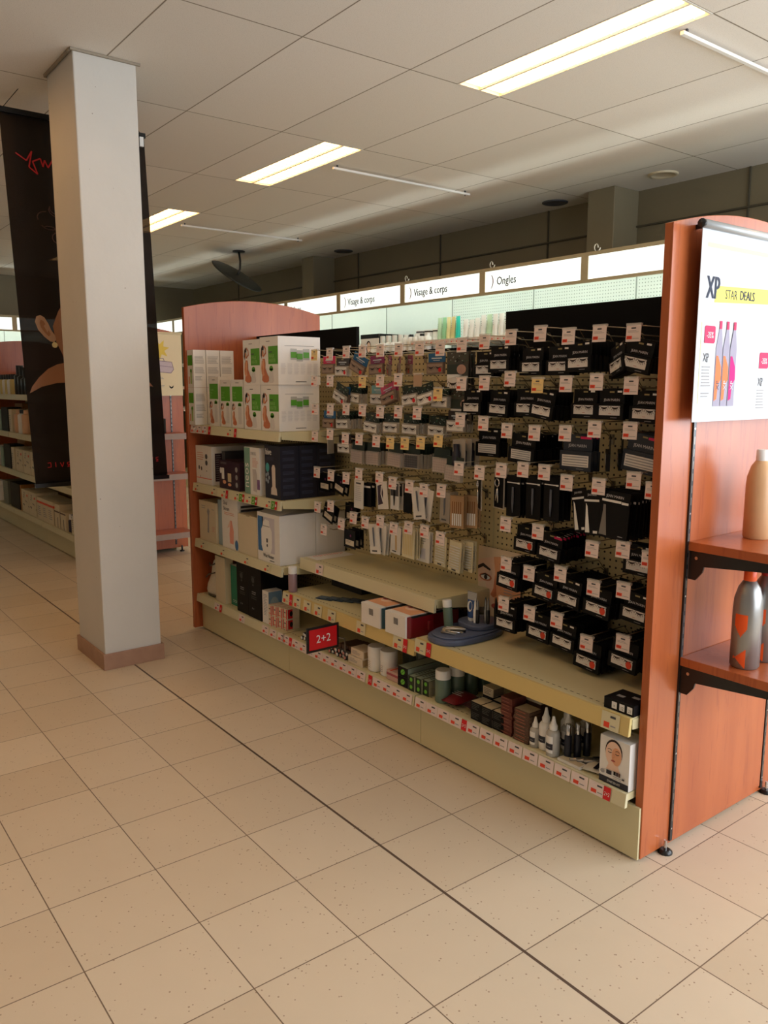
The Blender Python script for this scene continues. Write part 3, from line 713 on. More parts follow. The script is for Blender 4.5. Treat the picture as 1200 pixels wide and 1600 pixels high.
# ================================================================== SHELF GOODS
def woman(p, u, v, s, l=2):
    """kneeling figure print, height s"""
    q = lambda pts: [(u + a * s, v + b * s) for a, b in pts]
    p.poly(q([(0.10, 0.62), (0.22, 0.62), (0.25, 0.5), (0.24, 0.38), (0.34, 0.22), (0.42, 0.14), (0.42, 0.04), (0.34, 0.0), (0.16, 0.0), (0.05, 0.06), (0.08, 0.2), (0.05, 0.34), (0.10, 0.48)]), skin2, l)
    p.poly(q([(0.11, 0.6), (0.19, 0.6), (0.2, 0.46), (0.16, 0.3), (0.2, 0.2), (0.12, 0.16), (0.1, 0.3), (0.12, 0.46)]), skin, l + 1)
    p.poly(q([(0.06, 0.56), (0.1, 0.58), (0.07, 0.36), (0.09, 0.2), (0.05, 0.22), (0.02, 0.38)]), skin, l + 1)
    p.poly(q([(0.15, 0.66), (0.3, 0.76), (0.28, 0.9), (0.17, 0.98), (0.16, 0.94), (0.25, 0.87), (0.25, 0.78), (0.13, 0.7)]), skin2, l)
    p.ell(u + 0.115 * s, v + 0.76 * s, 0.05 * s, 0.08 * s, skin, l + 1)
    p.poly(q([(0.02, 0.72), (0.05, 0.9), (0.12, 0.98), (0.18, 0.92), (0.17, 0.85), (0.09, 0.84), (0.08, 0.72), (0.06, 0.62)]), hair, l + 2)
def heater_box(loc, wd, dp, h, label, group, tall=False, lines=1):
    mb = MB().box(0, 0, 0, wd, dp, h, white); p = front(mb, 0, 0, 0)
    woman(p, wd * 0.05, h * 0.05, h * (0.80 if not tall else 0.47))
    if not tall:
        p.rect(wd * 0.47, h * 0.43, wd * 0.99, h * 0.80, green, 1).text('WAX', wd * 0.52, h * 0.56, h * 0.11, M('pale_green_text', (150, 200, 110), 0.5), 2, cx=0.8, bold=0.0004).text('HEATER', wd * 0.52, h * 0.465, h * 0.11, M('pale_green_text', (150, 200, 110), 0.5), 2, cx=0.68, bold=0.0004).rect(wd * 0.5, h * 0.67, wd * 0.68, h * 0.69, dgrey, 2)
        p.ell(wd * 0.62, h * 0.34, wd * 0.1, h * 0.06, green, 1).rect(wd * 0.52, h * 0.30, wd * 0.72, h * 0.34, green, 1).poly([(wd * .53, h * .28), (wd * .71, h * .28), (wd * .76, h * .08), (wd * .7, h * .04), (wd * .54, h * .04), (wd * .5, h * .08)], M('pale_grey_print', (212, 208, 204), 0.5), 1)
        p.rect(wd * 0.36, h * 0.9, wd * 0.56, h * 0.912, dgrey)
        q = side(mb, wd, 0, 0)
        for k, (a, b) in enumerate(((0.36, 0.55), (0.5, 0.52), (0.66, 0.55))):
            l = 1 + k % 2 + 1
            q.rect(dp * (a - 0.075), h * (b - 0.03), dp * (a + 0.075), h * (b + 0.20), M('can_grey', (176, 176, 170), 0.4), l).rect(dp * (a - 0.07), h * (b + 0.01), dp * (a + 0.07), h * (b + 0.13), green, l + 1)
        q.rect(dp * 0.15, h * 0.80, dp * 0.85, h * 0.81, greyt)
        for k in range(6): q.lines(dp * (0.06 + 0.155 * k), h * 0.44, dp * 0.12, 9, h * 0.026, M('pale_text', (204, 200, 198), 0.5), rag=0.3)
        q.rect(dp * 0.40, h * 0.055, dp * 0.66, h * 0.07, dgrey)
    else:
        p.rect(wd * 0.08, h * 0.55, wd * 0.95, h * 0.86, green, 1)
        t3 = ('STARTER', 'WAX', 'KIT') if lines == 1 else ('ROLLER', 'WAX', 'HEATER')
        for k, s in enumerate(t3): p.text(s, wd * 0.18, h * (0.715 - 0.055 * k), h * 0.05, M('pale_green_text', (150, 200, 110), 0.5), 2, cx=0.7)
        p.ell(wd * 0.7, h * 0.49, wd * 0.14, h * 0.035, green).rect(wd * 0.56, h * 0.45, wd * 0.84, h * 0.49, green).rect(wd * 0.56, h * 0.08, wd * 0.84, h * 0.44, M('pale_grey_print', (212, 208, 204), 0.5))
        p.rect(wd * 0.36, h * 0.93, wd * 0.66, h * 0.942, dgrey)
    o = mb.build('wax_heater_box', None, loc)
    return tag(o, label, 'box', group)
GW = 'green and white wax heater boxes on the top left shelf'
z1 = 1.191
heater_box((0.80, -0.012, z1), 0.168, 0.225, 0.218, 'white wax heater carton with large side panel, lower right of the four big ones', GW)
heater_box((0.625, -0.012, z1), 0.168, 0.225, 0.218, 'white wax heater carton, lower left of the four big ones', GW)
heater_box((0.802, -0.015, z1 + 0.219), 0.172, 0.232, 0.224, 'white wax heater carton, upper right of the four big ones', GW)
heater_box((0.625, -0.012, z1 + 0.219), 0.170, 0.225, 0.218, 'white wax heater carton, upper left of the four big ones', GW)
heater_box((0.20, 0.0, z1), 0.115, 0.09, 0.262, 'tall slim white carton with green panel, tallest of the three slim ones in front', GW, True)
heater_box((0.335, 0.0, z1), 0.118, 0.09, 0.245, 'tall slim white carton with green panel, centre of the three slim ones in front', GW, True, 2)
heater_box((0.463, 0.0, z1), 0.128, 0.09, 0.245, 'tall slim white carton with green panel, touching the big cartons', GW, True, 2)
for lv in (0, 1):
    for k, (y0, dp) in enumerate(((-0.04, 0.075), (0.037, 0.083), (0.122, 0.084))):
        mb = MB().box(0, 0, 0, 0.078, dp - 0.002, 0.204, white); p = front(mb, 0, 0, 0)
        p.rect(0.006, 0.12, 0.066, 0.175, green).ell(0.045, 0.09, 0.012, 0.012, green).rect(0.036, 0.02, 0.055, 0.085, M('pale_green_print', (170, 196, 120), 0.5)).rect(0.012, 0.02, 0.028, 0.06, skin)
        q = side(mb, 0.078, 0, 0); q.lines(0.008, 0.17, dp * 0.78, 7, 0.006, greyt, rag=0.2).lines(0.008, 0.11, dp * 0.78, 6, 0.006, greyt, rag=0.2).lines(0.008, 0.06, dp * 0.6, 4, 0.006, greyt)
        tag(mb.build('roll_on_wax_box', None, (0.022, y0, z1 + lv * 0.205)), 'small white carton in the %s layer of the left column, %s from the front' % (('lower', 'upper')[lv], ORD[k]), 'box', GW)
for k in range(3):
    mb = MB().box(0, 0, 0, 0.08, 0.085, 0.204, white); q = front(mb, 0, 0, 0); q.lines(0.008, 0.17, 0.06, 7, 0.006, greyt, rag=0.2)
    tag(mb.build('spare_wax_box', None, (0.22 + 0.12 * k, 0.14, z1)), 'plain white carton behind the slim green cartons, ' + ORD[k] + ' from the left', 'box', GW)
# crumpled plastic bag on the lip
mb = MB(); rr = random.Random(5)
for k in range(12):
    x = 0.03 + 0.02 * k; pts = [(x + rr.uniform(-.006, .006), -0.04 + rr.uniform(-.008, 0), 1.165 + rr.uniform(-.01, .03)) for _ in range(3)]
    mb.face(pts, clearp)
tag(mb.build('plastic_film', None), 'scrap of clear plastic film hanging on the top left shelf edge', 'plastic film')

z2 = 0.863
def simple(name, loc, dims, m, label, cat, group=None, deco=None, rot=0, bev=0.001):
    mb = MB().box(0, 0, 0, *dims, m)
    if deco: deco(mb, front(mb, 0, 0, 0), side(mb, dims[0], 0, 0), top(mb, 0, 0, dims[2]))
    o = mb.build(name, None, loc, (0, 0, rot)); tag(o, label, cat, group); return o
def d(mb, p, q, t):
    p.rect(0.005, 0.03, 0.195, 0.034, redp).ell(0.135, 0.155, 0.015, 0.015, dgrey).ell(0.135, 0.12, 0.015, 0.015, dgrey).ell(0.04, 0.09, 0.009, 0.012, dgrey).ell(0.07, 0.085, 0.009, 0.012, dgrey).lines(0.02, 0.175, 0.09, 4, 0.012, M('pale_red_text', (214, 150, 130), 0.5)).ell(0.135, 0.075, 0.004, 0.004, dgrey).ell(0.055, 0.04, 0.004, 0.008, greyt)
    q.rect(0.02, 0.02, 0.08, 0.175, purple); q.lines(0.025, 0.165, 0.045, 12, 0.012, greyt, 0.3, 2)
simple('machine_box', (0.025, -0.01, z2), (0.20, 0.36, 0.212), white, 'large white carton with red base line on the second shelf, far left', 'box', 'cartons on the second left shelf', d)
def d(mb, p, q, t):
    p.poly([(0.03, 0.05), (0.06, 0.05), (0.06, 0.11), (0.03, 0.11)], whitep).ell(0.02, 0.095, 0.012, 0.016, whitep).ell(0.06, 0.035, 0.02, 0.01, skin).rect(0.1, 0.04, 0.14, 0.085, M('cup_cream', (200, 184, 150), 0.5)).ell(0.12, 0.025, 0.02, 0.008, skin)
    for k in range(3): p.ell(0.2, 0.03 + 0.04 * k, 0.014, 0.014, greyt)
    p.lines(0.02, 0.14, 0.07, 2, 0.006, greyt, rag=0.1)
simple('kit_box', (0.315, -0.01, z2), (0.235, 0.14, 0.148), purple, 'dark purple carton printed with white cups on the second shelf', 'box', 'cartons on the second left shelf', d)
simple('slim_box', (0.27, 0.03, z2), (0.04, 0.2, 0.19), M('dark_grey_card', (62, 62, 68), 0.5), 'narrow dark grey carton between the white and purple cartons', 'box', 'cartons on the second left shelf')
def d(mb, p, q, t):
    p.rect(0, 0, 0.06, 0.235, M('teal_grey_card', (120, 158, 140), 0.5)).text('neos', 0.045, 0.03, 0.075, whitep, 2, rot=PI / 2, cx=0.9).poly([(0.09, 0.02), (0.125, 0.015), (0.13, 0.1), (0.12, 0.13), (0.085, 0.13)], M('device_grey', (196, 188, 184), 0.4), 2).rect(0.13, 0.03, 0.158, 0.08, M('lilac_print', (130, 96, 140), 0.5), 2).text('neos', 0.07, 0.2, 0.035, greyt, 2, cx=.8).lines(0.085, 0.185, 0.06, 7, 0.007, M('pale_red_text', (214, 150, 130), 0.5))
simple('device_box', (0.61, -0.012, z2), (0.158, 0.12, 0.238), white, 'white and teal carton with vertical lettering on the second shelf', 'box', 'cartons on the second left shelf', d)
def d(mb, p, q, t):
    p.text('hive', 0.006, 0.212, 0.045, whitep, 1, cx=0.8, bold=0.0007).lines(0.015, 0.2, 0.1, 3, 0.006, navy2)
    p.poly([(0.055, 0.02), (0.115, 0.02), (0.11, 0.05), (0.1, 0.06), (0.1, 0.15), (0.092, 0.165), (0.075, 0.165), (0.065, 0.15), (0.068, 0.06), (0.058, 0.05)], M('device_cream', (214, 200, 186), 0.4)).ell(0.025, 0.15, 0.018, 0.022, tealp)
    for a in range(5): p.ell(0.025 + 0.015 * math.cos(a * 1.25), 0.1 + 0.02 * math.sin(a * 1.25), 0.008, 0.01, M('pale_blue_grey', (150, 160, 172), 0.5), 2)
    for k in range(7): q.lines(0.012, 0.235 - 0.033 * k, 0.07, 3, 0.006, navy2, rag=0.15)
for k in range(3):
    simple('cartridge_heater_box', (0.815, -0.008 + 0.105 * k, z2), (0.148, 0.103, 0.257), navy, 'navy carton with cream device picture, ' + ('foremost of the three in the row', 'middle of the row of three, only its side showing', 'rearmost of the row of three')[k], 'box', 'navy cartons on the second left shelf', d)

z3 = 0.541
def d(mb, p, q, t):
    p.poly([(0.1, 0.05), (0.12, 0.05), (0.125, 0.15), (0.135, 0.175), (0.115, 0.19), (0.1, 0.17), (0.11, 0.15)], greyt).lines(0.03, 0.2, 0.06, 2, 0.012, greyt).lines(0.16, 0.09, 0.04, 4, 0.008, M('pale_red_text', (214, 150, 130), 0.5)).rect(0.16, 0.185, 0.19, 0.188, greyt)
simple('paraffin_box', (0.05, -0.012, z3), (0.212, 0.2, 0.226), beigec, 'cream carton with grey hand tool drawing, far left of the third shelf', 'box', 'cartons on the third left shelf', d)
simple('paraffin_side_box', (0.022, 0.05, z3), (0.027, 0.12, 0.18), white, 'narrow white carton against the far end panel on the third shelf', 'box', 'cartons on the third left shelf')
simple('blue_pouch_box', (0.265, 0.0, z3), (0.065, 0.18, 0.25), M('pale_blue_card', (150, 172, 182), 0.35), 'pale blue shiny carton between two white cartons on the third shelf', 'box', 'cartons on the third left shelf')
def d(mb, p, q, t):
    p.text('Sibel', 0.02, 0.235, 0.032, dgrey, 1, cx=0.8).text('Skincare', 0.02, 0.205, 0.03, dgrey, 1, cx=0.7, bold=0.0005).lines(0.03, 0.195, 0.13, 2, 0.009, M('pale_red_text', (214, 150, 130), 0.5))
    p.poly([(0.09, 0.03), (0.13, 0.03), (0.135, 0.1), (0.12, 0.14), (0.115, 0.155), (0.1, 0.155), (0.095, 0.13), (0.085, 0.08)], M('pink_print', (232, 160, 140), 0.5)).poly([(0.06, 0.11), (0.075, 0.13), (0.1, 0.16), (0.09, 0.12)], M('pale_pink_print', (226, 196, 182), 0.5)).ell(0.165, 0.03, 0.018, 0.028, bluep, 2)
    q.lines(0.02, 0.24, 0.16, 3, 0.02, dgrey, 0.6)
simple('skincare_box', (0.335, -0.012, z3), (0.182, 0.24, 0.276), white, 'tall white skincare carton with pink figure on the third shelf', 'box', 'cartons on the third left shelf', d)
def d(mb, p, q, t): p.rect(0.09, 0.203, 0.13, 0.207, M('card_cut', (150, 136, 108), 0.6))
simple('plain_box', (0.525, -0.014, z3), (0.205, 0.3, 0.207), beigec, 'plain beige carton without print beside the wax heater carton', 'box', 'cartons on the third left shelf', d)
def heater2(y, dp, wd, h, lab, faces):
    t = empty('heater_carton', (0.742, y, z3), 0, lab, 'box', 'cartons on the third left shelf')
    mb = MB().box(0, 0, 0, wd, dp, h, white)
    if faces:
        p = front(mb, 0, 0, 0)
        p.rect(0.005, 0.05, 0.06, 0.225, bluep).rect(0.05, 0.05, 0.17, 0.225, M('pale_print_sky', (200, 196, 204), 0.5), 1)
        p.poly([(0.055, 0.05), (0.13, 0.05), (0.145, 0.08), (0.145, 0.16), (0.125, 0.185), (0.12, 0.21), (0.08, 0.215), (0.06, 0.2), (0.055, 0.18), (0.04, 0.16), (0.04, 0.08)], whitep, 2).rect(0.09, 0.1, 0.105, 0.12, dgrey, 3).ell(0.098, 0.085, 0.006, 0.008, dgrey, 3).rect(0.06, 0.178, 0.125, 0.182, greyt, 3)
        p.text('Wax Heater', 0.055, 0.024, 0.026, dgrey, 2, cx=0.8, bold=0.0005).rect(0.12, 0.01, 0.165, 0.014, dgrey, 2)
    mb.build('carton', t, bevel=0.001)
    f = MB(); f.face([(0.0, 0.02, h + 0.001), (wd, 0.0, h + 0.001), (wd, 0.11, h + 0.022), (0.0, 0.12, h + 0.02)], white); f.face([(wd, dp, h + 0.001), (wd, 0.0, h + 0.001), (wd + 0.0, 0.0, h - 0.001), (wd, dp, h - 0.001)], white)
    f.build('lid_flap', t)
heater2(-0.018, 0.205, 0.218, 0.245, 'white wax heater carton with blue picture, front of the third shelf', True)
heater2(0.19, 0.175, 0.218, 0.24, 'blank white carton right behind the blue-pictured wax heater carton', False)

z4 = 0.216
# fabric mitt standing on the bottom shelf
def blob(pts, m, name, parent, loc):
    pass
t = empty('towelling_mitt', (0.114, 0.0, z4), 0, 'off-white padded towelling mitt leaning by the far end panel, bottom shelf', 'mitt')
mb = MB(); tw = M('towelling', (226, 216, 196), 0.9, vscale=200, var=0.15)
n = 16; secs = [(0.0, 0.085, 0.05, 0), (0.03, 0.09, 0.055, 0), (0.06, 0.085, 0.05, 0.005), (0.12, 0.06, 0.045, 0.02), (0.17, 0.045, 0.045, 0.035), (0.2, 0.05, 0.04, 0.045), (0.225, 0.035, 0.03, 0.06), (0.235, 0.01, 0.01, 0.065)]
vs = []; fs = []
for z, a, b, ox in secs:
    for k in range(n): an = 2 * PI * k / n; wob = 1 + 0.05 * math.sin(3 * an + z * 40); vs.append((ox + a * math.cos(an) * wob, 0.06 + b * math.sin(an) * wob, z))
for i in range(len(secs) - 1):
    for k in range(n): fs.append((i * n + k, i * n + (k + 1) % n, (i + 1) * n + (k + 1) % n, (i + 1) * n + k))
fs.append(tuple(range(n))[::-1]); fs.append(tuple((len(secs) - 1) * n + k for k in range(n))); mb.raw(vs, fs, tw, True); mb.build('padded_body', t)
MB().tube([(0.02 + 0.088 * math.cos(a), 0.06 + 0.056 * math.sin(a), 0.008) for a in [k * PI / 8 for k in range(17)]], 0.006, M('mitt_sole', (92, 84, 66), 0.8)).build('trim_band', t)
MB().tube([(-0.04, 0.005, 0.10), (0.0, 0.0, 0.125), (0.05, 0.005, 0.14), (0.08, 0.02, 0.15)], 0.004, M('mitt_cord', (90, 80, 70), 0.7)).tube([(0.0, 0.01, 0.19), (0.03, 0.0, 0.18), (0.075, 0.01, 0.2)], 0.004, M('mitt_cord', (90, 80, 70), 0.7)).build('drawstring', t)
simple('white_box', (0.228, -0.01, z4), (0.118, 0.05, 0.258), beigec, 'tall cream carton standing edge-on beside the mitt on bottom shelf', 'box', 'goods on the bottom left shelf')
def d(mb, p, q, t):
    for k in range(3): p.ell(0.03 + 0.022 * k, 0.025, 0.008, 0.008, whitep).ell(0.03 + 0.022 * k, 0.025, 0.006, 0.006, dgreen, 2)
    t.rect(0, 0, 0.1, 0.2, white)
simple('teal_folder_box', (0.355, 0.02, z4), (0.125, 0.26, 0.222), dgreen, 'teal green carton with white top on the bottom shelf', 'box', 'goods on the bottom left shelf', d)
def d(mb, p, q, t):
    p.ell(0.055, 0.2, 0.014, 0.016, M('faint_print', (64, 66, 62), 0.5)).rect(0.048, 0.17, 0.062, 0.18, M('faint_print', (64, 66, 62), 0.5)).lines(0.04, 0.14, 0.045, 2, 0.01, greyt, 0.4, rag=0.2).lines(0.03, 0.115, 0.07, 2, 0.01, M('faint_print', (64, 66, 62), 0.5)).rect(0.04, 0.045, 0.045, 0.053, greyt).rect(0.055, 0.045, 0.06, 0.053, greyt).lines(0.035, 0.22, 0.04, 4, 0.008, M('faint_print', (64, 66, 62), 0.5))
simple('black_box', (0.488, -0.012, z4), (0.125, 0.2, 0.268), blk, 'tall black carton beside the teal one on the bottom shelf', 'box', 'tall black cartons on the bottom shelf', d)
simple('black_box', (0.618, -0.014, z4), (0.138, 0.2, 0.268), blk, 'tall black carton beside the blue and white one on the bottom shelf', 'box', 'tall black cartons on the bottom shelf', d)
def d(mb, p, q, t):
    p.lines(0.012, 0.15, 0.04, 14, 0.008, M('pale_blue_text', (140, 150, 160), 0.5)); q.rect(0.002, 0.002, 0.078, 0.166, M('soft_blue_card', (110, 146, 176), 0.5)); q.ell(0.035, 0.08, 0.03, 0.06, M('pale_blue_card', (150, 172, 182), 0.35), 2)
simple('blue_side_box', (0.764, -0.012, z4), (0.06, 0.08, 0.168), white, 'white carton with blue side left of the small red-striped boxes', 'box', 'goods on the bottom left shelf', d)
crm = M('cream_box_card', (222, 208, 184), 0.5)
def d(mb, p, q, t):
    p.rect(0.024, 0, 0.032, 0.05, redb).rect(0.004, 0.008, 0.02, 0.012, redp).rect(0.006, 0.03, 0.02, 0.036, dgrey); q.rect(0.004, 0.004, 0.03, 0.05, redb); q.ell(0.022, 0.028, 0.009, 0.014, blkp, 2); t.rect(0.01, 0, 0.013, 0.07, redp)
n = 0
for lv in range(2):
    for k in range(4):
        simple('tint_box', (0.828 + 0.036 * k, -0.014 + 0.008 * k, z4 + 0.054 * lv), (0.034, 0.07, 0.053), crm, 'small cream and red box, %s row, %s of four from the left' % (('bottom', 'top')[lv], ORD[k]), 'box', 'small cream and red boxes on the bottom shelf', d)
# ---- centre bay bottom shelf
def tube_box(loc, ln, r, capm, label, group):
    mb = MB(); mb.tube([(0, 0, r), (0, ln, r)], r, blkp, 12); mb.tube([(0, -0.0015, r), (0, 0.0, r)], r * 0.8, capm, 12)
    o = mb.build('mascara_tube', None, loc); tag(o, label, 'tube', group); return o
for k in range(9):
    tube_box((1.135 + 0.021 * (k % 5) + 0.01 * (k // 5), -0.01 + 0.003 * (k % 3), z4 + 0.018 * (k // 5)), 0.11, 0.0095, whitep, 'dark tube with white end, %s in the pile left of the red sign' % ORD[k], 'dark tubes left of the red sign')
for k in range(14):
    lv = k // 7; c = whitep if k % 2 else M('pinkish_end', (196, 130, 120), 0.5)
    tube_box((1.375 + 0.02 * (k % 7) + 0.01 * lv, -0.012 + 0.004 * (k % 3), z4 + 0.018 * lv), 0.11, 0.0095, c, 'dark tube with %s end, %s of the %s layer right of the red sign' % ('white' if k % 2 else 'pinkish', ORD[k % 7], ('lower', 'upper')[lv]), 'dark tubes right of the red sign')
for k in range(5):
    simple('brow_tint_box', (1.43 + 0.02 * k, 0.0 + 0.004 * k, z4 + 0.04), (0.018, 0.1, 0.018), brownc, 'thin brown carton lying on the dark tubes, %s from left' % ORD[k], 'box', 'thin brown cartons on the tubes')
def d(mb, p, q, t): p.lines(0.01, 0.025, 0.06, 3, 0.006, greyt); q.rect(0.004, 0.003, 0.06, 0.03, M('tan_side', (176, 150, 110), 0.5))
simple('cream_flat_box', (1.522, -0.012, z4), (0.10, 0.07, 0.034), crm, 'small cream carton, lower of two stacked beside the white jars', 'box', 'small cream cartons by the jars', d)
simple('cream_flat_box', (1.535, -0.006, z4 + 0.035), (0.09, 0.07, 0.034), crm, 'small cream carton, upper of two stacked beside the white jars', 'box', 'small cream cartons by the jars', d)
def jar(x, y, spot, label):
    t = empty('powder_jar', (x, y, z4), 0, label, 'jar', 'white jars on the bottom shelf')
    mb = MB(); r = 0.036; mb.lathe(0, 0, 0, [(r * 0.95, 0), (r, 0.003), (r, 0.056), (r * 0.97, 0.06)], whitep, 24)
    for k in range(9):
        a0 = -2.3 + k * 0.13
        mb.face([(r * 1.01 * math.cos(a), r * 1.01 * math.sin(a), z) for a, z in ((a0, .008), (a0 + .13, .008), (a0 + .13, .05), (a0, .05))], white)
        if 1 < k < 7:
            for q in range(4): mb.face([(r * 1.02 * math.cos(a), r * 1.02 * math.sin(a), z) for a, z in ((a0, .018 + .008 * q), (a0 + .12, .018 + .008 * q), (a0 + .12, .02 + .008 * q), (a0, .02 + .008 * q))], spot if 2 < k < 5 and q < 2 else greyt)
    mb.build('body', t); MB().lathe(0, 0, 0.06, [(r * 1.03, 0), (r * 1.03, 0.042), (r * 0.98, 0.046)], whitep, 24).build('lid', t)
jar(1.673, 0.028, greyt, 'white lidded jar beside the small cream cartons'); jar(1.752, 0.034, M('plum_spot', (120, 40, 90), 0.5), 'white lidded jar with purple spot on its label')
for k in range(2): 
    mb = MB(); mb.lathe(0, 0, 0, [(0.03, 0), (0.03, 0.1), (0.028, 0.105)], M('dim_bottle', (120, 126, 118), 0.3), 16)
    tag(mb.build('dim_bottle', None, (1.72 + 0.09 * k, 0.17, z4)), 'grey green bottle standing far back in the centre bay, %s from left' % ORD[k], 'bottle', 'bottles at the back of the bottom shelf')
def d(mb, p, q, t): p.rect(0.0, 0.02, 0.075, 0.03, M('rose_print', (170, 80, 90), 0.5)); t.rect(0.02, 0, 0.03, 0.06, redp)
simple('rose_box', (1.785, -0.004, z4), (0.075, 0.06, 0.04), M('pink_card', (206, 170, 158), 0.5), 'small pinkish carton between the jars and the leaf boxes', 'box', None, d)
leaf = M('leaf_green', (110, 190, 60), 0.5)
def d(mb, p, q, t):
    p.ell(0.032, 0.02, 0.014, 0.011, leaf, 1, rot=0.6).stroke([(0.02, 0.01), (0.044, 0.03)], 0.0015, blk, 2); q.rect(0.0, 0.0, 0.22, 0.04, M('mint_grey_card', (160, 176, 160), 0.5)); q.lines(0.03, 0.03, 0.16, 3, 0.008, greyt, l=2); t.rect(0.004, 0, 0.06, 0.22, M('mint_grey_card', (160, 176, 160), 0.5))
for k in range(2): simple('leaf_box', (1.866, -0.01, z4 + 0.041 * k), (0.064, 0.22, 0.040), blk, 'long black carton with green leaf, %s of the two stacked' % ('lower', 'upper')[k], 'box', 'leaf cartons on the bottom shelf', d)
def d(mb, p, q, t):
    p.ell(0.017, 0.016, 0.009, 0.008, leaf, 1, rot=0.6); q.rect(0, 0, 0.12, 0.03, M('tan_leaf_card', (168, 160, 130), 0.5)).lines(0.02, 0.025, 0.08, 3, 0.007, greyt, l=2); t.rect(0.003, 0, 0.033, 0.12, M('mint_grey_card', (160, 176, 160), 0.5)).lines(0.01, 0.1, 0.02, 6, 0.014, dgrey, l=2)
for k in range(6): simple('small_leaf_box', (1.936 + 0.037 * (k % 3), -0.012 + 0.006 * (k % 3), z4 + 0.0305 * (k // 3)), (0.035, 0.12, 0.030), M('dark_green_card', (30, 44, 26), 0.45), 'small dark carton with green leaf, %s row, %s from the left' % (('lower', 'upper')[k // 3], ORD[k % 3]), 'box', 'small leaf cartons on the bottom shelf', d)
def spray(x, y, z, label, group, liquid, h=0.125, r=0.031, rx=0, cap=None, name='spray_bottle'):
    t = empty(name, (x, y, z), 0, label, 'bottle', group); t.rotation_euler = (0, rx, 0)
    MB().lathe(0, 0, 0, [(r * 0.96, 0), (r, 0.004), (r, h * 0.70), (r * 0.93, h * 0.73)], liquid, 20).build('body', t)
    MB().lathe(0, 0, h * 0.73, [(r * 0.96, 0), (r * 0.96, h * 0.25), (r * 0.88, h * 0.27)], cap or whitep, 20).build('cap', t)
for k in range(4): spray(2.105 + 0.004 * k, 0.02 + 0.068 * k, z4, 'grey green bottle with white cap, %s of the row of four receding' % ORD[k], 'white-capped green bottles on the bottom shelf', grb)
def packet(name, loc, w_, d_, h_, m, label, cat, group=None, rz=0, deco=None, rx=0):
    mb = MB(); nx, ny = 8, 6; vs = []; fs = []
    rr = random.Random(len(label))
    for s in (1, -1):
        for j in range(ny + 1):
            for i in range(nx + 1):
                u, v = i / nx, j / ny; b = (math.sin(PI * u) * math.sin(PI * v)) ** 0.5
                vs.append((u * w_, v * d_, h_ * 0.5 + s * h_ * 0.5 * b * (1 + rr.uniform(-.15, .15))))
    L = (nx + 1) * (ny + 1)
    for j in range(ny):
        for i in range(nx):
            a = j * (nx + 1) + i; fs.append((a, a + 1, a + nx + 2, a + nx + 1)); fs.append((L + a, L + a + nx + 1, L + a + nx + 2, L + a + 1))
    mb.raw(vs, fs, m, True)
    if deco: deco(top(mb, 0, 0, h_ * 1.08))
    o = mb.build(name, None, loc, (rx, 0, rz)); tag(o, label, cat, group); return o
mar = M('maroon_foil', (110, 20, 30), 0.3)
packet('maroon_packet', (2.132, -0.014, z4), 0.078, 0.13, 0.04, mar, 'maroon foil packet, front one of the dark red pair', 'packet', 'maroon packets', 0.1, lambda p: p.lines(0.02, 0.07, 0.05, 3, 0.014, whitep, 0.3))
packet('maroon_packet', (2.215, 0.012, z4 + 0.002), 0.085, 0.13, 0.045, M('dark_foil', (50, 20, 28), 0.25), 'dark foil packet, rear one of the dark red pair', 'packet', 'maroon packets', -0.1, lambda p: p.lines(0.02, 0.07, 0.05, 2, 0.014, greyt, 0.3))
def dB(mb, p, q, t): t.rect(0.001, 0.001, 0.05, 0.06, beigec); q.rect(0.002, 0.002, 0.055, 0.03, M('warm_grey_card', (140, 128, 114), 0.5)); p.lines(0.005, 0.028, 0.04, 4, 0.006, M('faint_print', (64, 66, 62), 0.5))
SB = [((2.29, -0.01, 1), 0), ((2.345, -0.012, 1), 0), ((2.29, -0.01, 0), 1), ((2.345, -0.012, 0), 2), ((2.27, 0.07, 0), 1), ((2.27, 0.07, 1), 1), ((2.27, 0.07, 2), 3), ((2.33, 0.06, 0), 1), ((2.33, 0.06, 1), 1), ((2.40, -0.01, 0), 2), ((2.40, -0.01, 1), 2)]
for i, ((x, y, lv), k) in enumerate(SB): simple('colour_box', (x, y, z4 + 0.0335 * lv), (0.052, 0.06, 0.033), blk if k != 3 else beigec, 'small black carton with pale lid, %s in the group beside the maroon packets' % ORD[i], 'box', 'small black cartons with pale lids', dB)
def dR(mb, p, q, t): p.lines(0.004, 0.009, 0.035, 1, 0.006, M('rust_text', (150, 90, 70), 0.5)); t.rect(0.001, 0.001, 0.049, 0.06, beigec) if False else None
for k in range(11): simple('red_brown_slim_box', (2.437 + 0.001 * (k % 3), -0.010 + 0.002 * (k % 2), z4 + 0.0122 * k), (0.052, 0.07, 0.0118), redbrown, 'thin red-brown carton in the tall stack, %s from the bottom' % ORD[k], 'box', 'stack of thin red-brown cartons', dR)
def dR2(mb, p, q, t): q.rect(0.001, 0.001, 0.055, 0.0105, M('brown_side', (110, 86, 66), 0.5)); t.rect(0.001, 0.001, 0.066, 0.058, M('pale_tan_top', (196, 176, 146), 0.5)); p.rect(0.008, 0.004, 0.05, 0.0075, M('rust_text', (150, 90, 70), 0.5))
for k in range(9): simple('brown_slim_box', (2.50 + 0.002 * (k % 2), -0.012 + 0.002 * (k % 3), z4 + 0.0122 * k), (0.068, 0.06, 0.0118), brownc, 'thin brown carton in the wide stack, %s from the bottom' % ORD[k], 'box', 'stack of thin brown cartons', dR2)
for k in range(7): simple('brown_slim_box', (2.475 + 0.001 * k, 0.07, z4 + 0.019 * k), (0.068, 0.06, 0.0185), brownc if k < 6 else beigec, 'brown carton in the rear stack, %s from the bottom' % ORD[k], 'box', 'rear stack of brown cartons')
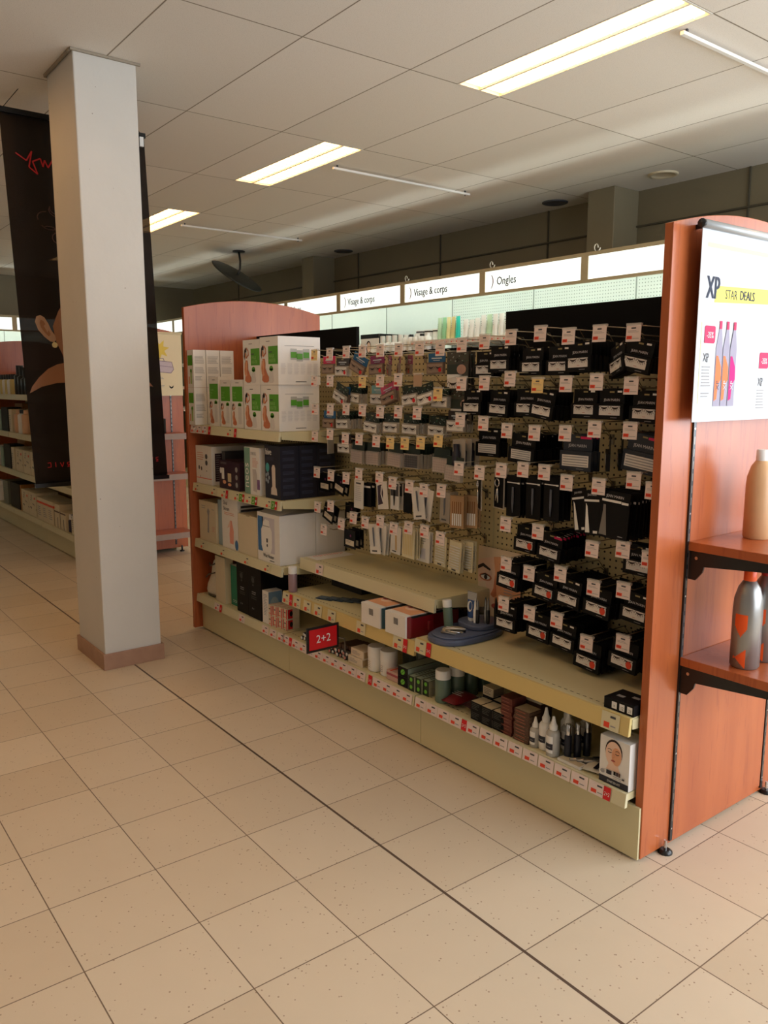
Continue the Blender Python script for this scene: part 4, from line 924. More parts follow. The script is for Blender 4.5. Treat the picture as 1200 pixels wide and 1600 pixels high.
# dropper bottles
def dropper(x, y, h, r, body, label):
    t = empty('dropper_bottle', (x, y, z4), 0, label, 'bottle', 'dropper bottles on the bottom shelf')
    mb = MB(); hb = h * 0.66
    mb.lathe(0, 0, 0, [(r * 0.95, 0), (r, 0.003), (r, hb * 0.88), (r * 0.8, hb * 0.97), (r * 0.5, hb)], body, 20)
    for k in range(9):
        a0 = -2.35 + 0.16 * k
        for za, zb, m in ((0.15, 0.80, white), (0.28, 0.52, navy)):
            e = 1.008 if m is white else 1.018
            mb.face([(r * e * math.cos(a), r * e * math.sin(a), z * hb) for a, z in ((a0, za), (a0 + .16, za), (a0 + .16, zb), (a0, zb))], m)
        if 1 < k < 7: mb.face([(r * 1.03 * math.cos(a), r * 1.03 * math.sin(a), z * hb) for a, z in ((a0, .37), (a0 + .12, .37), (a0 + .12, .40), (a0, .40))], greyt)
    mb.build('body', t)
    MB().lathe(0, 0, hb, [(r * 0.58, 0), (r * 0.6, h * 0.10), (r * 0.5, h * 0.12), (r * 0.38, h * 0.17), (r * 0.16, h * 0.34)], whitep, 16).build('nozzle_cap', t)
clb = M('clear_bottle', (176, 172, 164), 0.2)
for x, y, h, r, b_, l in ((2.585, 0.004, 0.102, 0.018, clb, 'short clear dropper bottle, leftmost of the group'), (2.618, 0.018, 0.142, 0.0225, whitep, 'white dropper bottle behind the short clear one'), (2.665, 0.0, 0.132, 0.0225, clb, 'clear dropper bottle with wide navy label, front centre'),
    (2.652, 0.085, 0.15, 0.022, whitep, 'white dropper bottle at the back of the group'), (2.680, 0.055, 0.142, 0.021, clb, 'clear dropper bottle right of the front centre one'), (2.70, 0.12, 0.148, 0.021, clb, 'clear dropper bottle at the back right of the group')): dropper(x, y, h, r, b_, l)
for k, (x, y) in enumerate(((2.71, 0.02), (2.725, 0.05), (2.735, 0.085))):
    mb = MB(); mb.lathe(0, 0, 0, [(0.012, 0), (0.012, 0.075), (0.008, 0.08)], navy, 14).lathe(0, 0, 0.08, [(0.009, 0), (0.009, 0.035), (0.006, 0.037)], chrome, 14)
    tag(mb.build('slim_vial', None, (x, y, z4)), 'slim navy vial with silver cap, %s from the front beside the dropper bottles' % ORD[k], 'vial', 'slim vials beside the dropper bottles')
def d(mb, p, q, t): t.rect(0.004, 0.004, 0.085, 0.03, beigec)
simple('white_strip_box', (2.70, -0.018, z4), (0.09, 0.035, 0.008), white, 'flat white carton strip lying in front of the vials', 'box', None, d)
for k in range(3):
    o = MB().tube([(0, 0, 0), (0.01, 0.075, 0)], 0.007, silver, 10).tube([(0.01, 0.075, 0), (0.012, 0.095, 0)], 0.009, blkp, 10).build('silver_tube', None, (2.735 + 0.018 * k, 0.0 + 0.012 * k, z4 + 0.009), (0, 0, -0.5))
    tag(o, 'small silver tube lying flat, %s beside the navy-striped packet' % ORD[k], 'tube', 'silver tubes on the bottom shelf')
packet('foil_packet', (2.795, -0.016, z4), 0.078, 0.075, 0.016, M('white_foil', (222, 218, 206), 0.3), 'white foil packet with navy stripe on the bottom shelf', 'packet', 'foil packets', 0.25, lambda p: p.rect(0.035, 0.005, 0.05, 0.065, navy).rect(0.055, 0.03, 0.075, 0.04, navy))
packet('clear_packet', (2.80, 0.05, z4), 0.075, 0.08, 0.016, M('tan_foil', (150, 136, 104), 0.3), 'tan foil packet behind the navy-striped one', 'packet', 'foil packets', -0.2)
packet('clear_packet', (2.79, 0.13, z4), 0.09, 0.09, 0.02, blk, 'black packet lying at the back of the bottom shelf', 'packet', 'foil packets', 0.3)
# starter kit with a face
def face(p, cx, cy, s, l=1):
    p.ell(cx, cy + 0.09 * s, 0.36 * s, 0.46 * s, hair, l, 20)
    p.poly([(cx - 0.16 * s, cy - 0.3 * s), (cx + 0.16 * s, cy - 0.3 * s), (cx + 0.3 * s, cy - 0.62 * s), (cx - 0.3 * s, cy - 0.62 * s)], skinp, l)
    p.ell(cx, cy, 0.34 * s, 0.47 * s, skinp, l + 1, 20); p.ell(cx + 0.12 * s, cy - 0.05 * s, 0.2 * s, 0.33 * s, skin, l + 1.5, 16)
    for e in (-1, 1):
        p.stroke([(cx + e * 0.08 * s, cy + 0.14 * s), (cx + e * 0.16 * s, cy + 0.18 * s), (cx + e * 0.25 * s, cy + 0.14 * s)], 0.02 * s, hair, l + 3)
        p.stroke([(cx + e * 0.08 * s, cy + 0.06 * s), (cx + e * 0.15 * s, cy + 0.03 * s), (cx + e * 0.23 * s, cy + 0.06 * s)], 0.025 * s, hair, l + 3)
    p.stroke([(cx + 0.01 * s, cy + 0.05 * s), (cx + 0.04 * s, cy - 0.1 * s), (cx - 0.03 * s, cy - 0.11 * s)], 0.012 * s, skin2, l + 3)
    p.ell(cx, cy - 0.23 * s, 0.09 * s, 0.035 * s, lips, l + 3, 10)
def d(mb, p, q, t):
    face(p, 0.05, 0.098, 0.085); p.rect(0, 0.0, 0.105, 0.02, navy).text('STARTER KIT', 0.03, 0.006, 0.010, whitep, 2, cx=0.8)
    p.rect(0.028, 0.032, 0.047, 0.045, navy, 6).rect(0.054, 0.036, 0.062, 0.048, blk, 6).rect(0.063, 0.036, 0.071, 0.048, purple, 6).rect(0.072, 0.036, 0.078, 0.048, brownc, 6).lines(0.052, 0.032, 0.04, 2, 0.005, greyt, l=6).rect(0.085, 0.03, 0.093, 0.036, dgrey, 6).ell(0.014, 0.035, 0.008, 0.006, greyt, 6)
    t.lines(0.03, 0.07, 0.05, 1, 0.008, greyt)
simple('starter_kit_box', (2.862, -0.016, z4), (0.106, 0.085, 0.147), white, 'white kit carton with a woman\'s face against the near end panel', 'box', None, d)
def d(mb, p, q, t):
    for k, s in enumerate(('', '12', '21')):
        p.rect(0.028 + 0.027 * k, 0.006, 0.046 + 0.027 * k, 0.027, whitep).text(s or '=', 0.037 + 0.027 * k, 0.010, 0.014, dgrey, 2, cx=0.8, center=True)
    t.rect(0.02, 0.03, 0.045, 0.045, greyt).rect(0.06, 0.05, 0.085, 0.065, greyt)
simple('black_tile_box', (2.868, -0.015, 0.451), (0.105, 0.09, 0.034), blk, 'flat black carton with white number squares on the right shelf corner', 'box', None, d)
# ---- centre bay second shelf
zb = 0.431
spray(1.045, 0.0, zb, 'small bottle of pale violet liquid with white cap at the left shelf end', None, M('violet_liquid', (150, 122, 128), 0.2), 0.122, 0.0215)
for k in range(4):
    simple('blue_sachet', (1.22 + 0.045 * k, 0.015 + 0.028 * k, zb + 0.001 * k), (0.09, 0.05, 0.004), M('blue_sachet', (54, 70, 86), 0.4), 'flat blue-grey sachet, %s of the fanned row on the shelf' % ORD[k], 'sachet', 'fanned sachets', lambda mb, p, q, t: t.lines(0.01, 0.04, 0.06, 4, 0.008, M('sachet_print', (150, 170, 186), 0.5)), rot=0.35)
def kit(x, bag, label):
    t = empty('waxing_kit_bag', (x, -0.035, zb), 0.0, label, 'cosmetic kit', 'face-printed kits')
    MB().rbox(-0.010, 0.004, 0, 0.140, 0.28, 0.085, bag, 0.02).tube([(-0.008, 0.02, 0.084), (-0.008, 0.27, 0.084), (0.138, 0.27, 0.084), (0.138, 0.02, 0.084)], 0.005, blkp).build('bag', t, bevel=0.006)
    mb = MB().box(0, -0.002, 0.0, 0.128, 0.22, 0.088, white); p = front(mb, 0, -0.002, 0)
    for k in range(8): p.rect(0.055 + 0.0035 * k, 0.045, 0.057 + 0.0035 * k, 0.072, dgrey)
    q = top(mb, 0, -0.002, 0.088)
    q.rect(0.002, 0.03, 0.126, 0.22, skin).ell(0.05, 0.14, 0.045, 0.07, skinp, 2).poly([(0.07, 0.1), (0.126, 0.14), (0.126, 0.22), (0.06, 0.215), (0.09, 0.17)], hair, 3).stroke([(0.02, 0.15), (0.045, 0.16)], 0.006, hair, 4).ell(0.035, 0.10, 0.014, 0.008, lips, 4)
    mb.build('card_sleeve', t)
    MB().rbox(0.128, 0.1, 0.02, 0.148, 0.13, 0.06, bag, 0.008).build('zip_tab', t)
kit(1.655, M('teal_bag', (20, 70, 84), 0.35), 'teal bag wrapped in a white sleeve with a face, left of two')
kit(1.818, M('wine_red_bag', (116, 8, 18), 0.35), 'wine red bag wrapped in a white sleeve with a face, right of two')
for k in range(2): simple('grey_case', (1.66 + 0.17 * k, 0.245, zb), (0.15, 0.1, 0.03), M('grey_case', (96, 92, 84), 0.5), 'flat grey case behind the %s face-printed kit' % ('teal', 'wine red')[k], 'case')
simple('dark_tray_box', (1.05, 0.22, zb), (0.25, 0.12, 0.05), M('charcoal_tray', (44, 42, 42), 0.5), 'flat charcoal box lying at the back left of the centre shelf', 'box')
# ---- tester tray on the right shelf
zc = 0.451
t = empty('tester_tray', (2.106, 0.135, zc), 0.0, 'curved blue-grey tester stand with lettering at the left end of the right shelf', 'display stand')
tm = M('tray_blue_grey', (84, 94, 120), 0.35)
def oval(cx, cy, rx, ry, n=28, e=2.6):
    return [(cx + rx * abs(math.cos(a)) ** (2 / e) * (1 if math.cos(a) > 0 else -1), cy + ry * abs(math.sin(a)) ** (2 / e) * (1 if math.sin(a) > 0 else -1)) for a in [2 * PI * k / n for k in range(n)]]
mb = MB(); mb.prism(oval(0, 0, 0.094, 0.165), 'z', 0, 0.022, tm, True).prism(oval(0, 0.005, 0.085, 0.155), 'z', 0.022, 0.03, tm, True).prism(oval(0.0, 0.07, 0.076, 0.08), 'z', 0.03, 0.05, tm, True)
mb.build('moulded_base', t, bevel=0.004)
mb = MB(); p = PL(mb, (-0.062, -0.146, 0.001), (0.82, -0.20, 0), (0.0, 0.3, 0.95)); p.ell(0.05, 0.012, 0.035, 0.010, M('tray_plate', (160, 150, 148), 0.4)); p.text('BERRYWELL', 0.05, 0.008, 0.012, dgrey, 2, cx=0.9, center=True); mb.build('name_plate', t)
mb = MB(); mb.lathe(-0.01, -0.055, 0.03, [(0.045, 0), (0.045, 0.004), (0.04, 0.005)], M('tray_pad', (170, 156, 130), 0.6), 20).tube([(-0.03, -0.08, 0.037), (0.03, -0.03, 0.04)], 0.002, whitep).tube([(-0.045, -0.06, 0.037), (0.02, -0.04, 0.038)], 0.002, whitep); mb.build('swab_dish', t)
spray(2.045, 0.10, zc + 0.03, 'tilted grey green bottle with white cap on the tester stand', None, grb, 0.105, 0.0185, rx=-0.12)
t = empty('cream_tube', (2.085, 0.185, zc + 0.05), 0, 'blue and white cream tube standing on the tester stand', 'tube')
mb = MB(); secs = [(0, 0.019, 0.015), (0.03, 0.021, 0.014), (0.07, 0.024, 0.008), (0.1, 0.026, 0.0015)]; vs = []; fs = []; n = 16
for z, a, b_ in secs:
    for k in range(n): vs.append((a * math.cos(2 * PI * k / n), b_ * math.sin(2 * PI * k / n), z + 0.012))
for i in range(3):
    for k in range(n): fs.append((i * n + k, i * n + (k + 1) % n, (i + 1) * n + (k + 1) % n, (i + 1) * n + k))
mb.raw(vs, fs, M('tube_blue', (52, 84, 140), 0.35), True)
for k in range(9, 16): mb.face([vs[3 * n + k], vs[3 * n + (k + 1) % n], vs[2 * n + (k + 1) % n], vs[2 * n + k]][::-1], whitep)
p = PL(mb, (0, -0.0155, 0.012), (1, 0, 0), (0, 0.09, 1)); p.ell(0, 0.045, 0.014, 0.022, whitep, 2).ell(0.004, 0.047, 0.008, 0.016, M('tube_blue', (52, 84, 140), 0.35), 3)
mb.build('body', t); MB().lathe(0, 0, -0.001, [(0.015, 0), (0.016, 0.013)], whitep, 16).build('cap', t)
for k in range(7):
    x, y = 2.118 + 0.014 * (k % 4), 0.17 + 0.028 * (k // 2)
    m_ = (whitep, blkp, silver, blkp, M('dark_teal_pen', (40, 60, 64), 0.35), silver, blkp)[k]
    mb = MB(); mb.lathe(0, 0, 0, [(0.0065, 0), (0.0075, 0.01), (0.0075, 0.05), (0.0055, 0.055)], m_, 12).lathe(0, 0, 0.055, [(0.0055, 0), (0.004, 0.025), (0.001, 0.038)], silver if k % 2 else m_, 12)
    tag(mb.build('tester_pen', None, (x, y, zc + 0.05)), 'upright tester pen, %s from the front left on the tester stand' % ORD[k], 'pen', 'tester pens')
for k in range(3):
    o = MB().tube([(0, 0, 0), (0.055, 0.02, 0)], 0.004, (silver, chrome, blkp)[k], 8).build('lying_pen', None, (2.09 + 0.006 * k, 0.02 + 0.018 * k, zc + 0.035), (0, 0, 0.2 * k))
    tag(o, '%s pen lying across the front of the tester stand' % ('silver', 'bright chrome', 'black')[k], 'pen', 'lying pens')
# portrait card on the pegboard
t = empty('face_poster', (1.928, YP - 0.012, 0.468), 0, 'cream printed card with a close-up woman\'s face against the pegboard seam', 'poster')
mb = MB().box(0, 0, 0, 0.24, 0.003, 0.285, M('poster_cream', (226, 204, 176), 0.5)); p = front(mb, 0, 0, 0)
p.poly([(0.0, 0.225), (0.05, 0.24), (0.12, 0.255), (0.24, 0.27), (0.24, 0.0), (0.13, 0.0), (0.11, 0.02), (0.085, 0.05), (0.06, 0.07), (0.05, 0.10), (0.045, 0.14), (0.0, 0.13)], skinp, 1)
p.poly([(0.09, 0.25), (0.24, 0.27), (0.24, 0.0), (0.14, 0.0), (0.10, 0.05), (0.09, 0.12), (0.10, 0.18)], skin, 2)
p.poly([(0.0, 0.20), (0.03, 0.215), (0.075, 0.195), (0.07, 0.188), (0.03, 0.20), (0.0, 0.185)], hair, 3)
for eu, ev, r in ((0.045, 0.158, 1.0), (0.165, 0.185, 0.9)):
    p.ell(eu, ev, 0.036 * r, 0.016 * r, skin2, 3).ell(eu, ev, 0.026 * r, 0.010 * r, whitep, 4).ell(eu + 0.002, ev, 0.010 * r, 0.010 * r, hair, 5)
    p.poly([(eu - 0.034 * r, ev + 0.002), (eu, ev + 0.018 * r), (eu + 0.032 * r, ev + 0.004), (eu, ev + 0.010 * r)], hair, 6)
p.poly([(0.12, 0.225), (0.16, 0.235), (0.21, 0.22), (0.16, 0.226)], hair, 3)
p.poly([(0.10, 0.18), (0.092, 0.12), (0.075, 0.09), (0.09, 0.08), (0.11, 0.09), (0.105, 0.14)], skin2, 3)
p.ell(0.115, 0.045, 0.034, 0.013, lips, 3).lines(0.15, 0.15, 0.07, 5, 0.012, greyt, 0.3, 4)
mb.build('printed_card', t)
MB().box(0.02, 0.003, 0.28, 0.03, 0.01, 0.288, wire).build('clip', t)
# red sign flag
t = empty('aisle_flag_sign', (1.485, -0.035, 0.2), 0, 'black framed red flag sign reading 2+2 clipped to the lowest shelf rail', 'sign')
mb = MB().box(-0.006, -0.165, 0.078, 0.0, 0.0, 0.19, blkp)
fr = mb.build('frame', t, bevel=0.002)
mb = MB().box(-0.0005, -0.153, 0.090, 0.0015, -0.012, 0.179, redsolid); side(mb, 0.0015, -0.153, 0.09).text('2+2', 0.0705, 0.028, 0.05, whitep, 2, cx=0.95, center=True); mb.build('red_panel', t)
MB().tube([(0, -0.002, 0.12), (0.0, 0.03, 0.11), (0.0, 0.034, 0.03), (0.0, 0.03, 0.012)], 0.004, M('clip_grey', (120, 112, 100), 0.3, 0.6)).build('clip_arm', t)
mb = MB().box(0, 0, 0, 0.1, 0.22, 0.0008, white); top(mb, 0, 0, 0.0008).lines(0.01, 0.2, 0.03, 12, 0.015, redp, 0.3)
o = mb.build('paper_strip', None, (1.008, 0.10, 0.5808)); tag(o, 'printed paper strip lying at the left end of the empty upper shelf', 'paper strip')

# ================================================================== PEG HOOKS AND HANGING PACKS
TIP = 0.13
HOOKS = {
'm1' : [(1.058, 1.546), (1.186, 1.546), (1.318, 1.55), (1.439, 1.55), (1.566, 1.549), (1.689, 1.547), (1.821, 1.546), (1.943, 1.542), (2.063, 1.552)],
'm2' : [(1.055, 1.426), (1.187, 1.426), (1.438, 1.421), (1.564, 1.423), (1.686, 1.427), (1.811, 1.426), (1.932, 1.371), (2.064, 1.411)],
'm3' : [(1.057, 1.296), (1.187, 1.297), (1.314, 1.3), (1.437, 1.299), (1.565, 1.294), (1.687, 1.297), (1.808, 1.296), (2.06, 1.277)],
'm4' : [(1.054, 1.168), (1.183, 1.183), (1.306, 1.169), (1.412, 1.172), (1.537, 1.17), (1.634, 1.168), (1.731, 1.171), (1.831, 1.179), (1.937, 1.194), (2.057, 1.094)],
'm5' : [(1.067, 0.997), (1.187, 0.992), (1.31, 0.99), (1.409, 1.017), (1.559, 1.013), (1.65, 1.0), (1.761, 0.996), (1.853, 0.99), (1.958, 0.999)],
'm6' : [(1.069, 0.829), (1.182, 0.847), (1.365, 0.815), (1.121, 0.727), (1.268, 0.774), (1.455, 0.806), (1.565, 0.825), (1.659, 0.807), (1.757, 0.824), (1.859, 0.824), (1.955, 0.809)],
'n1' : [(2.181, 1.559), (2.309, 1.568), (2.442, 1.574), (2.562, 1.56), (2.683, 1.563), (2.807, 1.559)],
'n2' : [(2.184, 1.413), (2.31, 1.427), (2.437, 1.405), (2.558, 1.409), (2.679, 1.415), (2.807, 1.403)],
'n3' : [(2.183, 1.268), (2.301, 1.247), (2.429, 1.245), (2.562, 1.25), (2.679, 1.268), (2.811, 1.269)],
'n4' : [(2.168, 1.088), (2.278, 1.105), (2.382, 1.116), (2.478, 1.115), (2.575, 1.089), (2.704, 1.089), (2.832, 1.12), (2.9, 1.095)],
'n5' : [(2.306, 0.914), (2.458, 0.908), (2.688, 0.885), (2.805, 0.902), (2.899, 0.886)],
'n6' : [(2.313, 0.769), (2.423, 0.756), (2.562, 0.779), (2.7, 0.759), (2.814, 0.774)],
'n7' : [(2.305, 0.62), (2.43, 0.613), (2.553, 0.617), (2.681, 0.569), (2.821, 0.606)]}
TAGC = {('m1', 0): tagy, ('m2', 2): tagy, ('m2', 5): tagb, ('m2', 6): tagy, ('m4', 5): tagy, ('m4', 6): tagy, ('m4', 7): tagy, ('m4', 8): tagy, ('n2', 2): tagy}
NOHOOKTAG = set()
def hook_proto(tm, z0=0):
    # origin: at the tag centre, tip of the hook
    t = empty('peg_hook', (0, 0, 0))
    L = YP - TIP
    mb = MB()
    mb.tube([(0, 0.004, 0.024), (0, L * 0.80, 0.024), (0, L * 0.97, -0.018), (0, L - 0.002, -0.03)], 0.0016, wire, 6)
    mb.tube([(0, 0.035, 0.002), (0, 0.055, -0.004), (0, L * 0.86, -0.004), (0, L - 0.002, -0.026)], 0.0021, wire, 6)
    mb.box(-0.008, L - 0.004, -0.045, 0.008, L - 0.001, -0.01, wire)
    kid(t, mb.build('wire', t))
    mb = MB().box(-0.0255, -0.001, -0.024, 0.0255, 0.001, 0.026, tm)
    mb.box(-0.0255, -0.003, 0.022, 0.0255, 0.007, 0.030, clearp)
    p = front(mb, -0.0255, -0.001, -0.024)
    if tm is not tagb:
        p.rect(0.003, 0.007, 0.022, 0.017, redp).rect(0.024, 0.008, 0.047, 0.0095, greyt).rect(0.018, 0.037, 0.034, 0.0415, dgrey).rect(0.006, 0.027, 0.044, 0.028, greyt).rect(0.006, 0.031, 0.036, 0.032, greyt)
        p.rect(0.006, 0.0105, 0.018, 0.0135, M('price_dark_red', (190, 50, 30), 0.5), 2)  # darker red block printed inside the red price field
    pt = mb.build('price_tag', t); pt.rotation_euler = (-0.06, 0, 0); kid(t, pt)
    return t
PROTO = {}
for m_ in (tagm, tagy, tagb): PROTO[m_.name] = hook_proto(m_)
RN = {'m1': 'top', 'm2': 'second', 'm3': 'third', 'm4': 'fourth', 'm5': 'fifth', 'm6': 'lowest', 'n1': 'top', 'n2': 'second', 'n3': 'third', 'n4': 'fourth', 'n5': 'fifth', 'n6': 'sixth', 'n7': 'lowest'}
def bay(r): return 'centre bay' if r[0] == 'm' else 'right bay'
used = set()
for r, lst in HOOKS.items():
    for i, (x, z) in enumerate(lst):
        tm = TAGC.get((r, i), tagm); pr = PROTO[tm.name]
        o = pr if tm.name not in used else copy_tree(pr)
        used.add(tm.name)
        o.location = (x, TIP, z)
        rr = random.Random(i * 13 + ord(r[1]) * 7 + ord(r[0]))
        o.rotation_euler = (0, 0, 0)
        cn = {tagm.name: 'white', tagy.name: 'yellow', tagb.name: 'blank brown'}[tm.name]
        tag(o, 'wire peg hook with %s price tag, %s from left, %s row, %s' % (cn, ORD[i], RN[r], bay(r)), 'peg hook', 'peg hooks on the pegboards')

def lash(p, cu, cv, w, m=None, l=2, flip=1):
    m = m or hair
    top_ = [(cu - w / 2 + w * k / 6, cv - flip * 0.30 * w * (1 - (2 * k / 6 - 1) ** 2)) for k in range(7)]
    bot = [(cu + w / 2 - w * k / 6, cv - flip * (0.10 * w * (1 - (2 * (6 - k) / 6 - 1) ** 2)) + 0.04 * w * 0) for k in range(7)]
    p.poly(top_ + bot, m, l)
    for k in range(7):
        u = cu - w / 2 + w * k / 6; v = cv - flip * 0.30 * w * (1 - (2 * k / 6 - 1) ** 2); a = (k / 6 - 0.5) * 0.9
        p.stroke([(u, v + 0.04 * w), (u + a * 0.3 * w, v - flip * 0.20 * w)], w * 0.05, m, l)
FP = {}
winm = M('window_card', (226, 220, 214), 0.35, var=0.06, vscale=60)
hotpink = M('hot_pink', (206, 34, 90), 0.45)
def black_pack(w=0.105, h=0.096, hh=0.046, pink=False, sticker=False, ww=0.080, wh=0.030, cm=None, strip=False, single=False, lab=True, hole=True):
    cm = cm or blk
    mb = MB().box(-w * 0.46, -0.002, -hh, w * 0.46, 0.0, 0.0, cm).box(-w * 0.46, -0.003, -hh - 0.001, w * 0.46, 0.0, -hh + 0.004, cm)
    p = front(mb, 0, -0.002, 0)
    if hole: p.rect(-0.009, -0.011, 0.009, -0.006, M('euro_hole', (150, 136, 90), 0.6))
    p.text('JEAN MARIN', 0, -hh + 0.009 + (0.004 if strip else 0), 0.0115 * w / 0.105, M('silver_letters', (206, 204, 206), 0.4), 2, cx=0.95, center=True)
    if lab: p.rect(w * 0.2, -0.010, w * 0.36, -0.004, white, 2)
    if pink: p.rect(w * 0.1, -0.014, w * 0.44, -0.006, hotpink, 3)
    t = mb.build('lash_pack')
    mb = MB().box(-w / 2, -0.013, -h, w / 2, 0.0, -hh, cm)
    q = front(mb, 0, -0.013, 0)
    wz = -h + 0.014
    q.rect(-ww / 2, wz, ww / 2, wz + wh, winm)
    if strip:
        for k in range(4): q.rect(-ww / 2 + 0.004, wz + 0.004 + k * wh * 0.23, ww / 2 - 0.004, wz + 0.007 + k * wh * 0.23, greyt, 2)
    else:
        lash(q, -ww * 0.25, wz + wh * 0.93, ww * 0.38); lash(q, ww * 0.27, wz + wh * 0.93, ww * 0.38); q.rect(-ww * 0.04, wz + 0.005, ww * 0.1, wz + 0.0065, M('rose_caption', (190, 120, 110), 0.5), 2)
    q.rect(w * 0.05, -h + 0.006, w * 0.28, -h + 0.0075, greyt, 2)
    if sticker: q.ell(ww * 0.34, wz + wh * 0.42, 0.011, 0.0125, redp, 4)
    kid(t, mb.build('window_tray', t)); return t
def colour_pack(hm, w=0.10, h=0.082, hh=0.036, sticker=True, tray=clear2, win=None, text_=None, glit=False, nl=2):
    mb = MB().box(-w / 2, -0.002, -hh, w / 2, 0, 0, hm); p = front(mb, 0, -0.002, 0)
    p.rect(-0.009, -0.010, 0.009, -0.005, M('euro_hole', (150, 136, 90), 0.6))
    if glit:
        rr = random.Random(2)
        for k in range(26): u, v = rr.uniform(-w / 2.2, w / 2.2), rr.uniform(-hh * 0.9, -0.004); p.ell(u, v, rr.uniform(.001, .004), rr.uniform(.001, .003), (M('foliage_green', (40, 96, 70), 0.4), M('pale_glitter', (170, 180, 170), 0.3), blk)[k % 3], 2, 6)
    else: p.rect(-w * 0.3, -hh * 0.62, w * 0.32, -hh * 0.48, M('pale_header_text', (190, 200, 206), 0.5), 2).rect(-w * 0.2, -hh * 0.82, w * 0.2, -hh * 0.74, M('pale_header_text', (190, 200, 206), 0.5), 2)
    t = mb.build('lash_pack')
    mb = MB().box(-w / 2, -0.012, -h, w / 2, 0, -hh, M('tray_card_brown', (120, 98, 82), 0.5) if not win else clear2)
    q = front(mb, 0, -0.012, 0); wm = win or M('tray_tan', (164, 140, 120), 0.4)
    q.rect(-w * 0.46, -h + 0.005, w * 0.46, -hh - 0.006, wm)
    for e in ((-1, 1) if nl == 2 else (0,)): lash(q, e * w * 0.23, -hh - 0.016, w * 0.34)
    if sticker: q.ell(w * 0.33, -h + 0.016, 0.009, 0.009, redb, 5)
    kid(t, mb.build('window_tray', t)); return t
def grid_pack(dark=False):
    w, h = 0.095, 0.095
    mb = MB().box(-w / 2, -0.002, -0.035, w / 2, 0, 0, M('foliage_card', (30, 44, 38), 0.4)); t = mb.build('lash_pack')
    mb = MB().box(-w / 2, -0.012, -h, w / 2, 0, -0.035, clear2); q = front(mb, 0, -0.012, 0)
    q.rect(-w * 0.45, -h + 0.004, w * 0.45, -0.04, dgrey if dark else M('tray_pinkish', (190, 174, 166), 0.4))
    for k in range(5):
        for j in range(14): u = -w * 0.42 + j * w * 0.063; q.rect(u, -h + 0.008 + k * 0.010, u + 0.001, -h + 0.015 + k * 0.010, greyt if dark else dgrey, 2)
    kid(t, mb.build('lash_tray', t)); return t
def tool_pack(w, h, cm, draw, nm='tool_pack', thick=0.004):
    mb = MB().box(-w / 2, -thick, -h, w / 2, 0, 0, cm); p = front(mb, 0, -thick, 0); draw(mb, p, w, h)
    return mb.build(nm)
def tweezers(mb, x, y, z0, z1, m=None):
    m = m or chrome
    for e in (-1, 1): mb.prism([(x + e * 0.0005, z0), (x + e * 0.004, z0 + (z1 - z0) * 0.4), (x + e * 0.0035, z1), (x + e * 0.001, z1), (x + e * 0.001, z0 + (z1 - z0) * 0.4)], 'y', y - 0.003, y, m)
def dr_black_label(mb, p, w, h): p.rect(-w * 0.35, -h * 0.85, w * 0.4, -h * 0.55, crm).ell(w * 0.1, -h * 0.3, 0.006, 0.006, M('plum_spot', (120, 40, 90)), 2).lines(-w * .3, -h * .6, w * 0.5, 2, 0.006, greyt, l=2)
def dr_white_text(mb, p, w, h): p.rect(-w * 0.3, -h * 0.13, w * 0.25, -h * 0.08, dgrey).lines(-w * 0.35, -h * 0.2, w * 0.7, 8, h * 0.07, M('pale_text', (204, 200, 198)), 0.4)
def dr_leaf(mb, p, w, h): p.poly([(-w * .4, -h * .15), (0, -h * .1), (w * .1, -h * .4), (0, -h * .8), (-w * .45, -h * .85)], M('plum_leaf', (60, 44, 62), 0.4)).stroke([(w * .0, -h * .15), (-w * .1, -h * .45), (w * .05, -h * .75)], 0.006, whitep, 2)
def dr_tw(mb, p, w, h): p.rect(-w * .46, -h * .5, w * .46, -h * .04, dgrey); tweezers(mb, 0, -0.006, -h * 0.85, -h * 0.1, blkp); p.rect(-w * .3, -h * .14, w * .3, -h * .09, white, 2)
def dr_dark(mb, p, w, h): p.rect(-w * .4, -h * .2, w * .4, -h * .12, white)
def dr_fan(mb, p, w, h): tweezers(mb, 0, -0.006, -h * 0.75, -h * 0.12, M('steel_blue', (140, 146, 160), 0.3, 0.7)); p.rect(-w * .3, -h * .93, w * .2, -h * .88, dgrey)
def dr_wood(mb, p, w, h): p.stroke([(0.0, -h * .15), (w * .1, -h * .85)], 0.010, M('stick_wood', (214, 174, 110), 0.5), 2).rect(-w * .3, -h * .93, w * .1, -h * .89, dgrey)
def dr_sticks(mb, p, w, h):
    for k in range(5):
        u = -w * 0.36 + w * 0.15 * k; p.rect(u, -h * .55, u + w * .07, -h * .18, M('copper_stick', (134, 88, 50), 0.4, 0.2)).rect(u, -h * .92, u + w * .1, -h * .55, whitep)
def dr_pale(mb, p, w, h):
    for k in range(6): u = -w * .4 + k * w * .14; p.rect(u, -h * .9, u + w * .07, -h * .15, M('pale_straw', (214, 196, 140), 0.5))
def dr_nails(mb, p, w, h): p.rect(-w * .3, -h * .12, w * .35, -h * .07, dgrey).lines(-w * .3, -h * .22, w * .6, 3, h * .08, greyt, .25).rect(-w * .2, -h * .9, w * .2, -h * .55, M('pale_lilac_print', (206, 204, 214), 0.5))
def dr_ladder(mb, p, w, h):
    for k in range(9): v = -h * .86 + k * h * .085; mb.tube([(-w * .4, -0.006, v), (w * .4, -0.006, v)], 0.0022, whitep, 6); p.rect(-w * .42, v - .001, w * .42, v + .001, M('straw_shade', (190, 164, 110), 0.5))
    p.rect(-w * .2, -h * .97, w * .15, -h * .92, dgrey)
